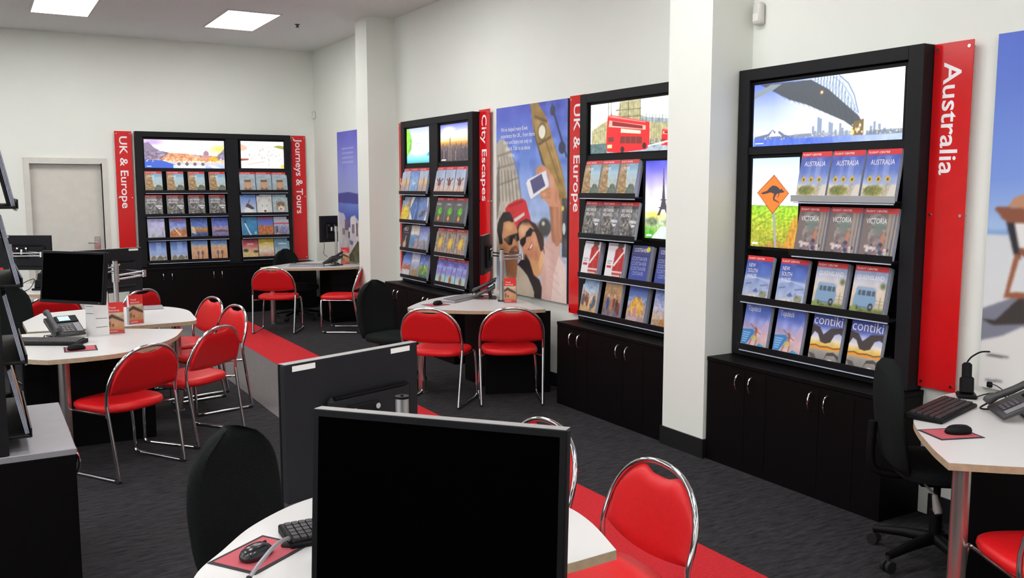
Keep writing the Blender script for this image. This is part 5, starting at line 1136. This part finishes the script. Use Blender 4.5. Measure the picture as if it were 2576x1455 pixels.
def headset(label, loc, rotz, stand=True):
    t = thing('headset', label, 'headset', loc, rotz)
    if stand:
        bm = bmesh.new(); box(bm, -.045, .045, -.05, .05, 0, .02, .008); box(bm, -.03, .03, -.03, .03, .015, .1, .008, rot=Matrix.Rotation(-.25, 4, 'X')); obj('charging_base', bm, PLASB, t)
        bm = bmesh.new(); box(bm, -.022, .022, -.012, .022, .06, .17, .01, rot=Matrix.Rotation(-.25, 4, 'X')); obj('earpiece', bm, PLASB, t)
        obj('silver_band', bbox(-.0225, .0225, -.0125, -.0115, .09, .096, rot=Matrix.Rotation(-.25, 4, 'X')), SILV, t, None, label='thin silver stripe')
        bm = bmesh.new(); tube(bm, smooth_path([(.0, .045, .165), (.02, .06, .19), (.06, .07, .215), (.1, .075, .218)], 5), .004, 8); obj('boom', bm, PLASB, t, 60)
    else:
        bm = bmesh.new(); pts = smooth_path([(.16, .012, .03), (.12, .0, .05), (.04, 0, .062), (-.05, .004, .05), (-.10, .01, .032)], 6)
        tube(bm, pts, .0055, 8); obj('headband', bm, SILV, t, 60)
        bm = bmesh.new(); tube(bm, [(-.098, .01, .033), (-.125, .012, .022)], .008, 8); tube(bm, [(-.16, .012, .0), (-.16, .012, .022)], [.034, .03], 20); obj('ear_cushion', bm, RUB, t, 60)
        bm = bmesh.new(); tube(bm, [(.157, .011, .031), (.18, .014, .015)], .007, 8); box(bm, .165, .195, -.012, .04, .0, .014, .005); obj('temple_pad', bm, RUB, t, 60)
        bm = bmesh.new(); tube(bm, smooth_path([(-.16, -.02, .012), (-.13, -.06, .008), (-.06, -.08, .006)], 5), .003, 8); obj('boom', bm, PLASB, t, 60)
Z = .7303
# foreground desk
mouse_mat('red mouse mat with black border on the foreground desk', (.623, 2.443, Z), math.atan2(.10, .152)+.0)
mouse('black mouse on the foreground red mat', (.612, 2.425, Z+.003), .6-PI/2, mat('glossy_mouse_shell', '1d1c20', .22, spec=.6))
keyboard('dark keyboard partly hidden behind the big foreground monitor', (.93, 2.49, Z), math.atan2(-.1, .55)+.15)
headset('black headset with silver headband at the bottom foreground', (.612, 2.30, Z), math.atan2(.15, .122), False)
# right desk
keyboard('brownish black keyboard at the right desk edge', (3.715, 2.465, Z), math.atan2(.14, .5)-.02, w_=.44, d_=.16)
mouse_mat('red mouse mat with dark border on the right desk', (3.42, 2.225, Z), -.35, .2, .16)
mouse('black mouse on the right desk mat', (3.445, 2.21, Z+.003), 1.1)
phone('dark grey desk phone with handset at the right photo edge', (3.91, 2.225, Z), -2.285)
headset('black wireless headset standing in its base on the right desk', (4.09, 2.59, Z), -.9)
cable('thin black cable curling behind the right desk phone', [(4.12, 2.56, Z+.004), (4.16, 2.5, Z+.03), (4.15, 2.42, Z+.02), (4.08, 2.40, Z+.004), (4.02, 2.36, Z+.004)])
cable('black plug lead hanging at the socket above the right desk', [(4.258, 2.585, .775), (4.255, 2.55, .78), (4.25, 2.50, .76), (4.24, 2.46, Z+.004)], .0025)
# middle desk
keyboard('silver grey keyboard on the desk by City Escapes', (3.70, 7.20, Z), math.atan2(.365, .543), SILV)
mouse_mat('dark red mouse mat on the desk by City Escapes', (3.375, 7.02, Z), .2, .2, .16)
mouse('black mouse on the mat beside the silver keyboard', (3.385, 7.0, Z+.003), -1.0)
phone('dark desk phone left of the silver pole by City Escapes', (3.965, 7.20, Z), -2.1)
leaflet('red travel leaflet holder beside the selfie poster', (4.0, 6.815, Z), math.atan2(-.072, .067)+.25)
cable('black keyboard cable on the middle desk', [(3.88, 7.36, Z+.004), (3.95, 7.34, Z+.004), (4.0, 7.30, Z+.004)])
# back desk
keyboard('pale grey keyboard on the far back desk', (3.60, 11.28, Z), -.45, SILV)
mouse('black mouse at the left of the far back desk', (3.53, 11.60, Z), -.8)
phone('black desk phone on the far back desk', (3.93, 11.24, Z), -2.6)
leaflet('red leaflet holder on the far back desk by the island poster', (4.15, 11.36, Z), -.45)
cable('black lead across the far back desk', [(3.62, 11.5, Z+.004), (3.75, 11.52, Z+.004), (3.88, 11.5, Z+.004)], .006)
cable('thin lead hanging from the far back monitor', [(3.93, 11.55, 1.0), (3.91, 11.5, .92), (3.88, 11.42, .87), (3.89, 11.32, .84)], .003)
# left desks
phone('dark grey desk phone with lit display on the front left desk', (.47, 6.80, Z), .25)
keyboard('black keyboard at the left end of the front left desk', (.36, 6.53, Z), -.75+.2)
mouse_mat('red mouse mat on the front left desk', (.515, 6.23, Z), -.05, .19, .2)
mouse('shiny black mouse on the front left mat', (.49, 6.19, Z+.003), -1.2)
t = thing('tent_card', 'white folded price card standing between phone and red leaflet', 'card', (.655, 6.76, Z), -.12)
for k, (x0, y0, x1, y1) in enumerate(((-.055, .02, .0, -.03), (.0, -.03, .09, -.01))):
    bm = panel_strip(bmesh.new(), (x0, y0), (x1, y1), .002, 0, .30); cp = obj('card_panel', bm, PAPER, t, None)
    for z in (.055, .115, .275) if k else (.15, .2):
        bm = panel_strip(bmesh.new(), (x0*.9+x1*.1, (y0*.9+y1*.1)-.0014), (x0*.1+x1*.9, (y0*.1+y1*.9)-.0014), .0006, z, z+.004); obj('printed_line', bm, LINEG, cp, None)
leaflet('red travel leaflet holder on the front left desk', (.79, 6.775, Z), -.12)
leaflet('red travel leaflet holder on the rear left desk, turned slightly right', (.975, 7.18, Z), .28)
t = thing('folder', 'grey folder lying at the back of the rear left desk', 'folder', (1.19, 8.04, Z), -.1)
obj('cover', bbox(-.12, .12, -.1, .1, 0, .012, .002), SILV, t); obj('spine', bbox(-.125, -.1205, -.1, .1, 0, .012), PLASG, t, None)
headset('black headset in its base on the far left desk', (.48, 10.02, Z), -.6)
cable('tangled black leads on the far left desk', [(.1, 9.95, Z+.004), (.2, 10.0, Z+.03), (.3, 9.95, Z+.05), (.38, 10.02, Z+.09), (.45, 10.0, Z+.11), (.4, 9.9, Z+.03), (.3, 9.85, Z+.004), (.18, 9.84, Z+.004)], .004)
keyboard('black keyboard on the far left desk', (.12, 9.97, Z), .1)
leaflet('red leaflet holder at the left photo edge on the far desk', (.14, 10.25, Z), .2)
